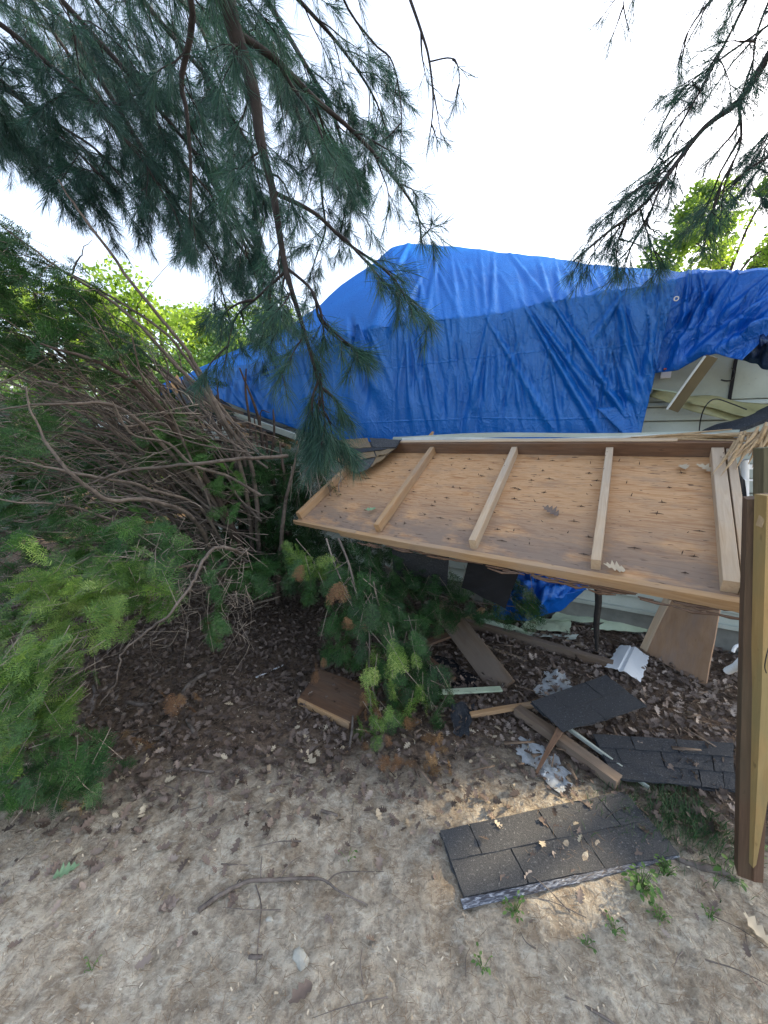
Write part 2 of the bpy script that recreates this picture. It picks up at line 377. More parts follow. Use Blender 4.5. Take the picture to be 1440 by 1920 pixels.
def m_ground():
    t = NT('dirt_ground'); v = t.coord()
    a = t.noise(v, 1.3, 5, .6); b = t.noise(v, 7, 6, .68); c = t.noise(v, 38, 5, .7); d = t.noise(v, 130, 3, .7)
    pale = t.mix(t.ramp(b, [(.36, 0.), (.62, 1.)]), (.27, .225, .165), (.48, .44, .355))
    pale = t.mix(t.ramp(c, [(.40, .55), (.55, 0.)]), pale, (.13, .10, .075))
    pale = t.mix(t.ramp(t.noise(t.coord((1, 2.2, 1)), 16, 4, .7, 1.5), [(.55, 0.), (.66, .5)]), pale, (.56, .54, .46))
    pale = t.mix(t.ramp(d, [(.60, 0.), (.74, .4)]), pale, (.55, .52, .44))
    pale = t.mix(t.ramp(d, [(.28, .5), (.38, 0.)]), pale, (.09, .068, .05))
    br = t.mix(t.ramp(c, [(.35, 0.), (.65, 1.)]), (.065, .047, .036), (.19, .14, .105))
    m = t.math('ADD', t.attr('tint'), t.math('MULTIPLY', t.math('SUBTRACT', b, .5), 1.1))
    col = t.mix(t.ramp(m, [(.40, 0.), (.72, 1.)]), pale, br)
    col = t.mix(t.math('MULTIPLY', t.ramp(a, [(.4, 0.), (.65, 1.)]), .22), col, (.16, .13, .10))
    h = t.math('ADD', t.math('ADD', b, t.math('MULTIPLY', c, .5)), t.math('MULTIPLY', d, .2))
    return t.pbr(col, .95, t.bump(h, .8, .03), spec=.15)
M['ground'] = m_ground()

# ---------------------------------------------------------------- ground sheet
def axis(near0, near1, step, far):
    a = list(np.arange(near0, near1 + 1e-6, step)); s = step; x = near1
    while x < far: s *= 1.22; x += s; a.append(x)
    s = step; x = near0
    while x > -far: s *= 1.22; x -= s; a.insert(0, x)
    return np.array(a)
def litter_mask(x, y):
    """1 where leaf litter covers the soil, 0 on the bare path"""
    b = np.interp(x, [-6, -2.2, -1.2, -.5, 0, .35, .8, 1.2, 1.7, 6], [1.35, 1.38, 1.42, 1.52, 1.55, 1.50, 1.62, 1.30, 1.05, .9])
    return np.clip((y - b - .02) / .85 + .5, 0, 1)
gx = axis(-3.2, 3.2, .025, 400); gy = axis(.3, 4.6, .025, 400)
X, Y = np.meshgrid(gx, gy)
near = np.exp(-((np.abs(X) / 5) ** 4)) * np.exp(-((np.abs(Y - 2) / 5) ** 4))
Z = gh(X, Y) + near * (.006 * np.sin(X * 31 + 4 * np.sin(Y * 13)) * np.sin(Y * 27 + 3 * np.sin(X * 11)) + .003 * rng.normal(size=X.shape))
Z = np.where(Y > 12, Z - .0, Z)
gv = np.stack([X, Y, Z], -1).reshape(-1, 3); ny_, nx_ = X.shape
ii = (np.arange(ny_ - 1)[:, None] * nx_ + np.arange(nx_ - 1)[None]).ravel()
gf = np.stack([ii, ii + 1, ii + nx_ + 1, ii + nx_], -1)
g = obj('ground', gv, gf, M['ground'], loc=(0, 0, 0), smooth=True, tint=litter_mask(X, Y).ravel())
tag(g, kind='structure')
def onground(p, dz=0.0):
    p = np.array(p, float); p[..., 2] = gh(p[..., 0], p[..., 1]) + dz; return p

# ---------------------------------------------------------------- house
zf = WP(1190, 1140)[2]; z_sid = zf; z_top = 1.86; z_eave = WP(1000, 575, .35)[2]
house = empty('house', W(0, 0, 0), 'low house with pale sage lap siding, half crushed and covered by a blue tarp', 'house')
def siding(u0, u1, z0, z1, lap=.1):
    v = []; f = []; z = z0; n = 0
    while z < z1 - 1e-4:
        zt = min(z + lap, z1)
        for (o, zz) in ((-.03, z), (.024, z), (.024, z + .006), (.004, zt - .009), (-.03, zt - .009), (-.03, zt)):
            v += [W(u0, o, zz), W(u1, o, zz)]
        f += [(n+2*k, n+2*k+1, n+2*k+3, n+2*k+2) for k in range(5)]; n += 12; z = zt
    return v, f
UL = float(np.dot(WP(405, 900) - W0, WU))      # left end of the house
UR = 1.25
v, f = siding(UL, UR, z_sid, z_top); obj('siding_wall', v, f, M['siding'], house)
v, f = box_vf(UR - UL, .14, z_eave - .3 - z_top, .002); Rm = np.column_stack([WU, -WN, V(0, 0, 1)])
obj('frieze_panel', v @ Rm.T + W(UL, -.07, z_top), f, M['frieze'], house, rot=Rm, loc=W(UL, -.07, z_top))
v, f = box_vf(UR - UL, .16, z_sid + .25, .003); obj('foundation', v @ Rm.T + W(UL, -.06, -.25), f, M['concrete'], house, rot=Rm, loc=W(UL, -.06, -.25))
board('sill_trim', W(UL, .03, zf - .02), W(UR, .03, zf - .02), .05, .03, M['siding'], parent=house)
# black seam and a cut cable on the frieze panel
board('seam_strip', WP(1366, 757, .012), WP(1380, 672, .012), .02, .006, M['black'], up=WN, parent=house)
g = Geo()
g.tube(smooth_path([WP(1352, 712, .01), WP(1362, 714, .02), WP(1372, 712, .02), WP(1377, 700, .02), WP(1373, 690, .015)], 14), [.004], 6)
g.build('loose_wire', M['rubber'], house)
bx = W0 + V(0, 0, 0)
v, f = box_vf(.06, .02, .05, .004); p = WP(1238, 710, .01); obj('wall_plate', v @ Rm.T + p, f, M['white_pvc'], house, rot=Rm, loc=p)
# the roof deck under the tarp
def roofz(b): return z_eave - .03 + b * .62
v = []; f = []
us = np.linspace(UL + .3, UR, 18); bs = [(.33, -.1), (.33, 0), (-2.0, 0), (-4.4, 0), (-4.4, -.1)]
for u in us:
    sag = .62 if u < 3 else .62
    hgt = np.interp(u, [UL, UL + 1.2, UL + 2.2, 1.5, 5], [.0, .35, .7, .45, .3])
    for (o, dz) in ((-.25, -.62), (-.25, -.5), (-1.9, .9 * hgt - .2), (-3.9, -.4), (-3.9, -.6)):
        v.append(W(u, o, z_eave + dz))
n = len(us)
for i in range(n - 1):
    for k in range(5):
        a = i*5+k; b = i*5+(k+1) % 5; f.append((a, b, b+5, a+5))
obj('roof_deck', v, f, M['shingle'], house)
# window-less far end wall
v, f = box_vf(6, .16, z_eave - .5, .003); Rb = np.column_stack([-WN, -WU, V(0, 0, 1)])
obj('end_wall', v @ Rb.T + W(UL - .08, .0, 0), f, M['siding'], house, rot=Rb, loc=W(UL - .08, 0, 0))

v, f = box_vf(4, .14, z_eave - .5, .003); obj('end_wall', v @ Rb.T + W(UR - .08, -.15, 0), f, M['siding'], house, rot=Rb, loc=W(UR - .08, -.15, 0))

# ---------------------------------------------------------------- blue tarps
def crease_field(px, py, creases):
    h = np.zeros_like(px)
    for (x0, y0, x1, y1, w, a) in creases:
        dx, dy = x1-x0, y1-y0; L2 = dx*dx+dy*dy; s = np.clip(((px-x0)*dx+(py-y0)*dy)/L2, -.15, 1.15)
        cx, cy = x0+s*dx, y0+s*dy; L = math.sqrt(L2)
        d = ((px-cx)*dy-(py-cy)*dx)/L; dd = np.hypot(px-cx, py-cy)
        fade = np.clip(np.minimum(s+.15, 1.15-s)*3, 0, 1); ww = w*(.45+.9*np.clip(s, 0, 1))
        h += a*fade*(np.exp(-(dd/ww)**2*1.0)*1.0 - .35*np.exp(-((dd-1.6*ww)/ww)**2))
    return h
def tarp(name, rows, mat, nu, counts, creases, label, noise_a=.008, thick=.0, seed=3, parent=None):
    """rows: list of (list of (px,py,out)), all resampled to the same number of columns"""
    r = np.random.default_rng(seed); R3 = []
    for row in rows:
        a = np.array([WP(x, y, o) for x, y, o in row]); s = np.array([q[3] if len(q) > 3 else i/(len(row)-1) for i, q in enumerate(row)])
        S = np.linspace(0, 1, nu+1); R3.append(np.stack([np.interp(S, s, a[:, k]) for k in range(3)], -1))
    P = []
    for i, c in enumerate(counts):
        for t in np.linspace(0, 1, c, endpoint=(i == len(counts)-1)): P.append(R3[i]*(1-t)+R3[i+1]*t)
    P = np.array(P); du = np.gradient(P, axis=1); dv = np.gradient(P, axis=0); n = nrm(np.cross(du, dv))
    n = np.where((n @ (WN + V(0, 0, .5)))[..., None] < 0, -n, n)
    px, py = proj(P); h = crease_field(px, py, creases)*1.3
    h += noise_a*(np.sin(px*.045+2*np.sin(py*.02))*np.sin(py*.03+1.5*np.sin(px*.017)) + .5*np.sin(px*.11+3*np.sin(py*.013+1)))
    P = P + h[..., None]*n
    nv = P.shape[0]; v = P.reshape(-1, 3); i = (np.arange(nv-1)[:, None]*(nu+1)+np.arange(nu)[None]).ravel()
    f = np.stack([i, i+1, i+nu+2, i+nu+1], -1)
    o = obj(name, v, f, mat, parent, smooth=True)
    md = o.modifiers.new('thickness', 'SOLIDIFY'); md.thickness = .002; md.offset = -1
    if label: tag(o, label, 'tarp')
    return o, P
ridge = [(300, 722, .38), (345, 703, .30), (390, 683, .15), (440, 658, -.1), (500, 632, -.5), (545, 612, -.8), (600, 572, -1.2), (640, 535, -1.5), (690, 500, -1.8),
         (735, 466, -2.1), (765, 455, -2.2), (830, 461, -2.2), (930, 471, -2.2), (1050, 486, -2.1), (1130, 498, -2.0), (1215, 504, -1.8), (1290, 511, -1.5)]
fold = [(300, 728, .42), (345, 708, .38), (395, 696, .38), (440, 688, .37), (500, 676, .36), (550, 662, .35), (600, 646, .35), (650, 630, .35), (700, 616, .35),
        (750, 604, .35), (800, 600, .35), (870, 596, .35), (950, 585, .35), (1020, 566, .35), (1090, 557, .35), (1180, 540, .35), (1268, 528, .35)]
bott = [(300, 732, .44), (345, 716, .42), (385, 732, .42), (420, 752, .40), (460, 768, .36), (500, 784, .33), (545, 800, .30), (600, 818, .26), (650, 828, .22),
        (700, 834, .20), (760, 838, .20), (850, 838, .20), (930, 838, .18), (1000, 838, .16), (1070, 836, .16), (1140, 832, .15), (1200, 822, .14)]
back = [(x, y - 4 + 30, o - 2.4) for x, y, o in ridge]
rr = np.random.default_rng(11); cr = []
cr += [(990, 585, 1125, 815, 7, .030), (1040, 575, 1185, 800, 7, .030), (1005, 590, 1110, 740, 6, .022), (915, 600, 1040, 810, 7, .018), (1160, 555, 1185, 760, 8, .03),
       (1165, 555, 1110, 640, 6, .02), (1160, 560, 1190, 700, 5, .02), (925, 480, 925, 600, 6, .02), (900, 480, 912, 590, 5, .015), (960, 480, 1030, 570, 6, .018),
       (1010, 490, 1032, 570, 5, .018), (1040, 490, 1050, 560, 5, .015), (915, 605, 870, 835, 7, .03), (800, 600, 820, 830, 8, .025), (845, 480, 860, 600, 5, .012),
       (790, 520, 735, 620, 6, .03), (760, 470, 700, 620, 9, .03), (700, 640, 690, 830, 9, .02), (660, 610, 690, 760, 12, -.05), (820, 470, 800, 600, 6, .018),
       (1225, 560, 1215, 700, 6, .015), (1240, 540, 1190, 800, 7, .015), (1100, 700, 1195, 765, 6, -.01), (430, 690, 425, 750, 4, .02), (455, 690, 500, 775, 4, .02), (480, 685, 470, 770, 4, .018),
       (520, 675, 500, 780, 4, .018), (560, 670, 590, 800, 5, .02), (600, 660, 600, 810, 5, .02), (410, 690, 460, 765, 3, .015)]
for k in range(60):
    x0 = rr.uniform(740, 1250); cr.append((x0, rr.uniform(560, 640), x0 + rr.uniform(-40, 60), rr.uniform(740, 835), rr.uniform(2.6, 5.5), rr.uniform(.006, .018)))
for k in range(46):
    x0 = rr.uniform(720, 1260); y0 = np.interp(x0, [720, 1260], [480, 505]); cr.append((x0, y0, x0 + rr.uniform(-10, 50), y0 + rr.uniform(50, 110), rr.uniform(2.5, 5), rr.uniform(.004, .012)))
for k in range(24):
    x0 = rr.uniform(400, 700); y0 = np.interp(x0, [400, 700], [690, 620]); cr.append((x0, y0, x0 + rr.uniform(-20, 50), y0 + rr.uniform(60, 150), rr.uniform(2.5, 5), rr.uniform(.004, .012)))
main_tarp, TP = tarp('tarpaulin', [back, ridge, fold, bott], M['tarp'], 420, [8, 90, 170], cr,
    'large wrinkled blue tarp draped over the whole damaged roof and hanging down its front')
def grommet(px, py, out, parent, r=.012):
    p = WP(px, py, out); g = Geo(); an = np.linspace(0, 2*math.pi, 17)
    ring = p + r*(np.cos(an)[:, None]*WU + np.sin(an)[:, None]*V(0, 0, 1)); g.tube(ring, [.0035], 6); g.build('grommet', M['brass'], parent, smooth=True)
grommet(1213, 745, .18, main_tarp); grommet(1268, 560, .37, main_tarp)
# dark folded triangle at the tarp's lower right and a hanging fold left of the centre
def flap(name, pts, mat, parent, t=.003, seed=2):
    p = [np.asarray(q) for q in pts]; slab_poly(name, p, t, mat, parent, sub=10, warp=.006, seed=seed, smooth=True)
flap('folded_flap', [WP(1118, 765, .21), WP(1186, 762, .21), WP(1203, 822, .19), WP(1180, 826, .20)], M['tarp'], main_tarp)
flap('folded_flap', [WP(664, 612, .40), WP(672, 606, .43), WP(692, 660, .41), WP(662, 672, .40)], M['tarp2'], main_tarp, seed=5)

top2 = [(1235, 512, .18), (1290, 508, -.1), (1335, 508, -.5), (1380, 505, -.7), (1440, 503, -.8), (1490, 500, -.9)]
mid2 = [(1250, 530, .33), (1290, 516, .30), (1335, 512, .30), (1380, 509, .32), (1440, 507, .34), (1490, 504, .36)]
bot2 = [(1225, 700, .16), (1275, 693, .22), (1318, 668, .32), (1345, 664, .38), (1392, 676, .44), (1440, 618, .50), (1490, 604, .5)]
cr2 = [(1330, 540, 1260, 690, 9, .04), (1440, 560, 1270, 690, 10, .035), (1470, 590, 1330, 665, 9, .03), (1380, 510, 1300, 640, 9, .03), (1290, 515, 1275, 640, 6, .02), (1440, 520, 1350, 600, 7, .025),
       (1310, 512, 1330, 600, 5, .015), (1490, 540, 1400, 640, 9, .03)]
for k in range(14):
    x0 = rr.uniform(1300, 1480); cr2.append((x0, rr.uniform(510, 560), x0 - rr.uniform(40, 120), rr.uniform(600, 690), rr.uniform(3, 5), rr.uniform(.004, .01)))
t2, TP2 = tarp('tarpaulin', [top2, mid2, bot2], M['tarp2'], 120, [50, 70], cr2, 'smaller deep blue tarp pulled in diagonal folds over the right corner of the house', seed=9)
g = Geo(); p = WP(1244, 694, .2); v, f = box_vf(.02, .02, .012, .003); o = obj('tape_patch', v @ Rm.T + p, f, m_simple('red_tape', (.35, .06, .03)), t2, rot=Rm, loc=p)
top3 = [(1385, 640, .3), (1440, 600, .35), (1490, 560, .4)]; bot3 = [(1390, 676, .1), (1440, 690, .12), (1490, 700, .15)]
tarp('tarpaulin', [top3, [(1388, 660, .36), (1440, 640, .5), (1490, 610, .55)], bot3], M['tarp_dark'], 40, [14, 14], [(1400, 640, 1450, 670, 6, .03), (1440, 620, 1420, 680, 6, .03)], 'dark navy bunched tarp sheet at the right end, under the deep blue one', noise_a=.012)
# white roll where the two tarps meet on the ridge
o = slab_poly('flashing_sheet', [WP(1300, 516, -1.0), WP(1352, 512, -1.0), WP(1340, 503, -1.5), WP(1308, 505, -1.6)], .01, M['white_metal'], warp=.01, smooth=True)
tag(o, 'small white metal flashing showing between the two blue tarps at the ridge', 'flashing')

# crumpled tarp end under the raised frame
pts = [(940, 1060, .3), (990, 1062, .25), (1050, 1075, .25), (1104, 1096, .25)]
pm = [(930, 1105, .35), (985, 1110, .55), (1045, 1120, .55), (1100, 1105, .3)]
pb = [(925, 1160, .3), (985, 1165, .6), (1030, 1150, .5), (1075, 1128, .3)]
cr3 = [(rr.uniform(940, 1090), rr.uniform(1065, 1100), rr.uniform(940, 1090), rr.uniform(1100, 1160), rr.uniform(5, 9), rr.uniform(-.03, .04)) for k in range(26)]
t4, _ = tarp('tarpaulin', [pts, pm, pb], M['tarp2'], 60, [26, 26], cr3, 'crumpled blue tarp end heaped on the ground under the raised wooden frame', noise_a=.015)
grommet(1103, 1104, .33, t4, .01)

# ---------------------------------------------------------------- raised roof panel (plywood with rafters)
A0 = V(-.647, 2.732, 1.022); EX = nrm(V(.7998, -.6002, .0125)); EYr = V(.4655, .6971, .470)
EY = nrm(EYr - EX * np.dot(EYr, EX)); EZ = np.cross(EX, EY)
def Q(x, y, z): return A0 + x*EX + y*EY + (z-.028)*EZ
PR = np.column_stack([EX, EY, EZ])
panel = empty('roof_panel', A0, 'torn-off wooden roof section, plywood sheet with five bare rafters, propped up over the debris', 'roof section')
def qbox(name, x0, x1, y0, y1, z0, z1, mat, along='x', x0b=None, x1b=None, seed=0, warp=.0015, parent=panel):
    if along == 'x':
        p0, p1 = Q(x0, (y0+y1)/2, z0), Q(x1, (y0+y1)/2, z0); return board(name, p0, p1, y1-y0, z1-z0, mat, up=EZ, parent=parent, nseg=14, warp=warp, seed=seed, bev=.002)
    p0, p1 = Q((x0+x1)/2, y0, z0), Q((x0b+x1b)/2, y1, z0); return board(name, p0, p1, x1-x0, z1-z0, mat, up=EZ, parent=parent, nseg=6, warp=warp, seed=seed, bev=.002)
ply = slab_poly('plywood_sheet', [Q(-.01, -.02, 0), Q(2.45, -.02, 0), Q(2.42, .985, 0), Q(-.02, .985, 0)], .013, M['plywood'], panel, sub=20, warp=.002)
H = .062
for i, (a, b, mk) in enumerate([(.0, -.01, 'lumber'), (.735, .655, 'lumber'), (1.375, 1.30, 'lumber_pale'), (1.945, 1.865, 'lumber_pale'), (2.375, 2.345, 'lumber_pale')]):
    x1 = a + (.038 if i < 4 else .05)
    qbox('rafter', a, x1, .008 if i else .0, .955, .001, H, M[mk], 'y', b, b + (.038 if i < 4 else .05), seed=i)
qbox('rafter', 2.432, 2.465, .0, .955, -.005, .055, M['lumber_pale'], 'y', 2.402, 2.435, seed=9)
qbox('rear_rim_board', -.02, 2.44, .957, .995, .0, .088, M['lumber_brown'], seed=4)
fb = qbox('front_rim_board', .45, 2.47, -.050, -.021, -.040, .014, M['lumber'], seed=5, warp=.003)
# splintered narrow left end of the front board
v, f = box_vf(.62, .03, .035, .002, 10, .002, 3, taper=(.5, 1)); Rq = PR
obj('front_rim_splint', v @ Rq.T + Q(-.02, -.035, -.020), f, M['lumber'], panel, rot=Rq, loc=Q(-.02, -.035, -.020))
g = Geo()
for k in range(90):   # torn bark-like fibre along the underside of the front board
    x = rng.uniform(.6, 2.45); L = rng.uniform(.05, .16); y = rng.uniform(-.075, -.02); z = -.044 + rng.normal(0, .004)
    g.tube(np.array([Q(x, y, z), Q(x + L*.5, y + rng.normal(0, .004), z - rng.uniform(0, .012)), Q(x + L, y, z)]), [.003, .006, .002], 4, rng.random())
tag(g.build('torn_fibre', M['lumber_brown'], panel), kind='stuff')
# roofing nails poking through the sheet, each with a small cross of splinters
g = Geo()
for row in range(8):
    for k in range(17):
        if rng.random() < .35: continue
        x = .06 + k*.143 + rng.normal(0, .05); y = .09 + row*.113 + rng.normal(0, .02)
        p = Q(x, y, .0); L = rng.uniform(.008, .02); g.tube(np.array([p, p + EZ*L + EX*rng.normal(0, .004)]), [.0022, .001], 4)
        if rng.random() < .7: s = rng.uniform(.008, .03); g.tube(np.array([Q(x-s, y, .0015), Q(x, y+.001, .005), Q(x+s, y, .0015)]), [.0005, .0022, .0005], 4)
        if rng.random() < .4: s = rng.uniform(.005, .012); g.tube(np.array([Q(x, y-s, .0015), Q(x, y, .004), Q(x, y+s, .0015)]), [.0005, .0018, .0005], 4)
tag(g.build('nails', M['rust'], panel), kind='stuff')
for i, x in enumerate([1.30, 1.865, 2.36]):
    for y in (.86, .90, .72):
        g = Geo(); p = Q(x + .02 + rng.normal(0, .006), y, H + .0005); g.tube(np.array([p, p + EZ*.0015]), [.003, .003], 6); g.build('nail_head', M['rust'], panel)
# shingles still nailed to the hidden face
slab_poly('shingle_layer', [Q(.03, -.0, -.02), Q(2.40, -.0, -.02), Q(2.38, .97, -.02), Q(.02, .97, -.02)], .012, M['shingle'], panel, sub=6, warp=.002)
for (pts, s) in (([D(878, 1050, 2.12), D(978, 1060, 2.0), D(948, 1138, 2.10), D(866, 1100, 2.24)], 3), ([D(735, 1030, 2.35), D(842, 1045, 2.25), D(838, 1105, 2.5), D(740, 1100, 2.6)], 4)):
    slab_poly('hanging_shingle', pts, .008, M['black'] if s == 3 else M['shingle'], panel, sub=6, warp=.006, seed=s)
v = smooth_path([D(1121, 1095, 1.72), D(1123, 1130, 1.75), D(1119, 1170, 1.80), D(1120, 1222, 1.86)], 12)
wd = [.017, .017, .016, .015, .006]; g = Geo()
for i in range(len(v)-1):
    a = np.interp(i/(len(v)-1), np.linspace(0, 1, 5), wd); b = np.interp((i+1)/(len(v)-1), np.linspace(0, 1, 5), wd); X1 = V(1, .1, 0); Y1 = V(0, .008, 0)
    q = [v[i]-X1*a, v[i]+X1*a, v[i+1]+X1*b, v[i+1]-X1*b]; q = np.array(q + [w_+Y1 for w_ in q])
    g.add(q, np.array([[0, 1, 2, 3], [7, 6, 5, 4], [0, 3, 7, 4], [1, 5, 6, 2]]))
g.build('felt_strip', M['black'], panel)
# tan shingles folded over the panel's rear left corner
flapc = empty('shingle_flap', D(690, 850, 2.6), 'bent tan asphalt shingles folded over the rear left corner of the wooden roof section', 'shingle')
def QP(px, py, z=.06):
    d = ray(px, py); p0 = Q(0, 0, z); t = np.dot(p0-C0, EZ)/np.dot(d, EZ); return C0 + t*d
rows_ = [[(590, 838), (636, 824), (690, 820), (752, 824)], [(618, 856), (652, 842), (698, 838), (742, 840)], [(645, 872), (672, 862), (706, 856), (728, 850)], [(655, 880), (670, 888), (694, 876), (716, 862)]]
for j in range(3):
    z1 = .088 + .016*(2-j)
    base_q = [QP(*rows_[j][0], z1 - .006), QP(*rows_[j][3], z1 - .006), QP(*rows_[j+1][3], z1 - .012), QP(*rows_[j+1][0], z1 - .012)]
    slab_poly('under_layer', base_q, .005, M['shingle'], flapc, sub=5, warp=.003, seed=j)
    for i in range(3):
        c = [np.array(rows_[j][i], float), np.array(rows_[j][i+1], float), np.array(rows_[j+1][i+1], float), np.array(rows_[j+1][i], float)]; m_ = sum(c)/4
        q = [QP(*(m_ + (p_ - m_)*.93), z1 - (.004 if k_ > 1 else 0)) for k_, p_ in enumerate(c)]
        slab_poly('shingle_tab', q, .005, M['shingle_tan'] if (i*2 + j) % 4 else M['shingle_slate'], flapc, sub=4, warp=.004, seed=i*3+j, edge_rag=.003)
# drip edge + fascia lying along the panel's rear edge
dr = empty('gutter_strip', Q(1, 1.05, .1), 'long bent white metal gutter strip lying along the top edge of the wooden roof section', 'gutter')
def strip3(name, pa, pb, h, t, mat, parent, seed=0, n=24, wob=.004):
    """narrow bent sheet between two 3D points, standing h high facing the camera"""
    pa = np.asarray(pa); pb = np.asarray(pb); g = Geo(); r = np.random.default_rng(seed); S = np.linspace(0, 1, n+1); k = r.uniform(0, 6)
    mid = pa[None]*(1-S)[:, None] + pb[None]*S[:, None] + np.sin(S*7+k)[:, None]*wob*V(0, 0, 1)
    up = V(0, 0, 1); back_ = nrm(V(.5, .86, 0)); prof = [(0, 0), (0, h*.55), (t*3, h*.62), (t*3, h), (t*10, h), (t*10, 0)]
    vv = np.concatenate([[m + up*b*(1 + .15*math.sin(s*9+k)) + back_*a for a, b in prof] for m, s in zip(mid, S)]); f = []
    for i in range(n):
        for j in range(6): f.append((i*6+j, i*6+(j+1) % 6, (i+1)*6+(j+1) % 6, (i+1)*6+j))
    f.append(tuple(range(6))); f.append(tuple(n*6+j for j in range(5, -1, -1)))
    return obj(name, vv, f, mat, parent)
strip3('front_lip', Q(.35, 1.01, .05), Q(2.62, 1.0, .055), .05, .002, M['white_metal'], dr, 3)
strip3('rear_lip', Q(.25, 1.04, .085), Q(2.45, 1.04, .082), .03, .002, M['siding'], dr, 5, wob=.006)
board('nailing_strip', Q(.2, .985, .0885), Q(2.2, .985, .0885), .03, .008, M['lumber_pale'], up=EZ, parent=dr, nseg=10, warp=.002)
# splintered piece peeking up behind
o = board('wood_offcut', D(797, 838, 3.3), D(812, 810, 3.35), .06, .012, M['lumber'], up=(0, -1, .3), nseg=3, warp=.002, taper=(1.4, .3)); tag(o, 'small pointed orange wood offcut sticking up behind the gutter strip', 'wood scrap')

# ---------------------------------------------------------------- fallen trim at the right
fa = empty('fascia_piece', WP(1290, 720, .25), 'bent brown fascia trim hanging diagonally from under the deep blue tarp', 'trim')
o = board('fascia_face', WP(1262, 769, .22), WP(1335, 668, .36), .065, .014, M['khaki_dark'], up=WN, parent=fa, nseg=6, warp=.002)
o = board('fascia_lip', WP(1251, 766, .24), WP(1322, 667, .38), .012, .02, M['white_metal'], up=WN, parent=fa, nseg=6, warp=.001)
so = empty('soffit_strip', WP(1330, 760, .15), 'long crumpled khaki aluminium soffit strip fallen across the siding', 'trim')
for (a, b, m_, s) in (([(1222, 745, .1), (1278, 735, .13), (1360, 770, .3), (1350, 795, .3)], 0, 'khaki', 1),):
    pass
slab_poly('soffit_face', [WP(1218, 744, .08), WP(1400, 800, .35), WP(1425, 765, .3), WP(1224, 730, .06)], .003, M['khaki'], so, sub=14, warp=.012, seed=4, smooth=True)
slab_poly('soffit_bend', [WP(1290, 752, .2), WP(1470, 800, .45), WP(1475, 760, .35), WP(1300, 742, .12)], .003, M['khaki'], so, sub=14, warp=.010, seed=7, smooth=True)
board('soffit_lip', WP(1222, 729, .075), WP(1282, 738, .12), .008, .004, M['green_vinyl'], up=WN, parent=so, nseg=3)
g = Geo(); g.tube(smooth_path([WP(1310, 818, .3), WP(1314, 785, .36), WP(1324, 760, .42), WP(1342, 748, .42), WP(1372, 757, .42), WP(1400, 768, .42)], 26), [.0035], 6)
tag(g.build('loose_cable', M['rubber'], smooth=True), 'thin grey cable looping over the khaki soffit strip', 'cable')
re_ = empty('roof_edge', WP(1400, 800, .5), 'broken black shingled roof edge littered with leaves, sticking out at the right', 'roof edge')
slab_poly('shingle_layer', [WP(1300, 828, .62), WP(1478, 775, .62), WP(1478, 745, .35), WP(1310, 812, .35)], .02, M['shingle'], re_, sub=14, warp=.010, seed=2, edge_rag=.012)
slab_poly('felt_layer', [WP(1330, 835, .60), WP(1478, 790, .60), WP(1478, 770, .36), WP(1330, 822, .36)], .012, M['black'], re_, sub=8, warp=.008, seed=3)
board('fascia_board', WP(1372, 822, .58), WP(1478, 780, .60), .05, .012, M['siding'], up=WN, parent=re_, nseg=5)
board('rafter_end', WP(1372, 850, .5), WP(1478, 812, .5), .06, .035, M['lumber_pale'], up=WN, parent=re_, nseg=5, warp=.004)
sw = empty('splintered_rafter', D(1410, 840, 1.7), 'splintered end of a broken rafter with pale torn fibres above the yellow post', 'rafter')
for k in range(24):
    px = rng.uniform(1378, 1450); L = rng.uniform(35, 65); y0 = rng.uniform(812, 835) - (px - 1380)*.35
    a = D(px, y0, 1.85 + rng.normal(0, .03)); b = D(px - rng.uniform(15, 45) , y0 + L, 1.80 + rng.normal(0, .03))
    g = Geo(); m_ = (a + b)/2 + V(.012, 0, .004); g.tube(smooth_path([a, m_, b], 6), [.006, .008, .001], 5, rng.random()); g.build('splinter', M['splinter'], sw)
for k in range(16):
    a = Q(rng.uniform(1.9, 2.3), 1.0 + rng.normal(0, .01), .09 + rng.normal(0, .006)); b = a + EX*rng.uniform(.3, .6) + V(0, 0, rng.normal(0, .02)) + EY*rng.normal(0, .02)
    g = Geo(); g.tube(smooth_path([a, (a+b)/2 + V(0, 0, rng.normal(0, .008)), b], 6), [.002, .006, .003], 4, rng.random()); g.build('splinter', M['splinter'], sw)

# downspout and cable behind the right end of the frame
ds = empty('downspout', D(1395, 900, 2.35), 'white vinyl downspout pipe behind the right end of the wooden roof section', 'downspout')
g = Geo(); g.tube(np.array([D(1396, 862, 2.35), D(1396, 1010, 2.35)]), [.022, .022], 12); g.build('pipe', M['white_pvc'], ds, smooth=True)
board('bracket', D(1370, 880, 2.36), D(1410, 880, 2.36), .012, .03, M['white_pvc'], parent=ds)
board('bracket', D(1372, 902, 2.33), D(1412, 902, 2.33), .008, .012, M['white_pvc'], parent=ds)
slab_poly('trash', [D(1375, 880, 2.2), D(1395, 900, 2.2), D(1400, 1090, 2.0), D(1380, 1090, 2.0)], .01, M['black'], None, sub=8, warp=.01)
bpy.data.objects['trash'].name = 'felt_sheet'; tag(bpy.data.objects['felt_sheet'], 'black roofing felt sheet hanging behind the last rafter', 'roofing felt')
v = smooth_path([D(1378, 870, 2.25), D(1388, 930, 2.2), D(1396, 1000, 2.15), D(1398, 1080, 2.1)], 14)
g = Geo(); g.tube(v, [.02], 10); tag(g.build('drain_hose', M['rubber'], smooth=True), 'fat black drain hose curving down behind the last rafter', 'hose')

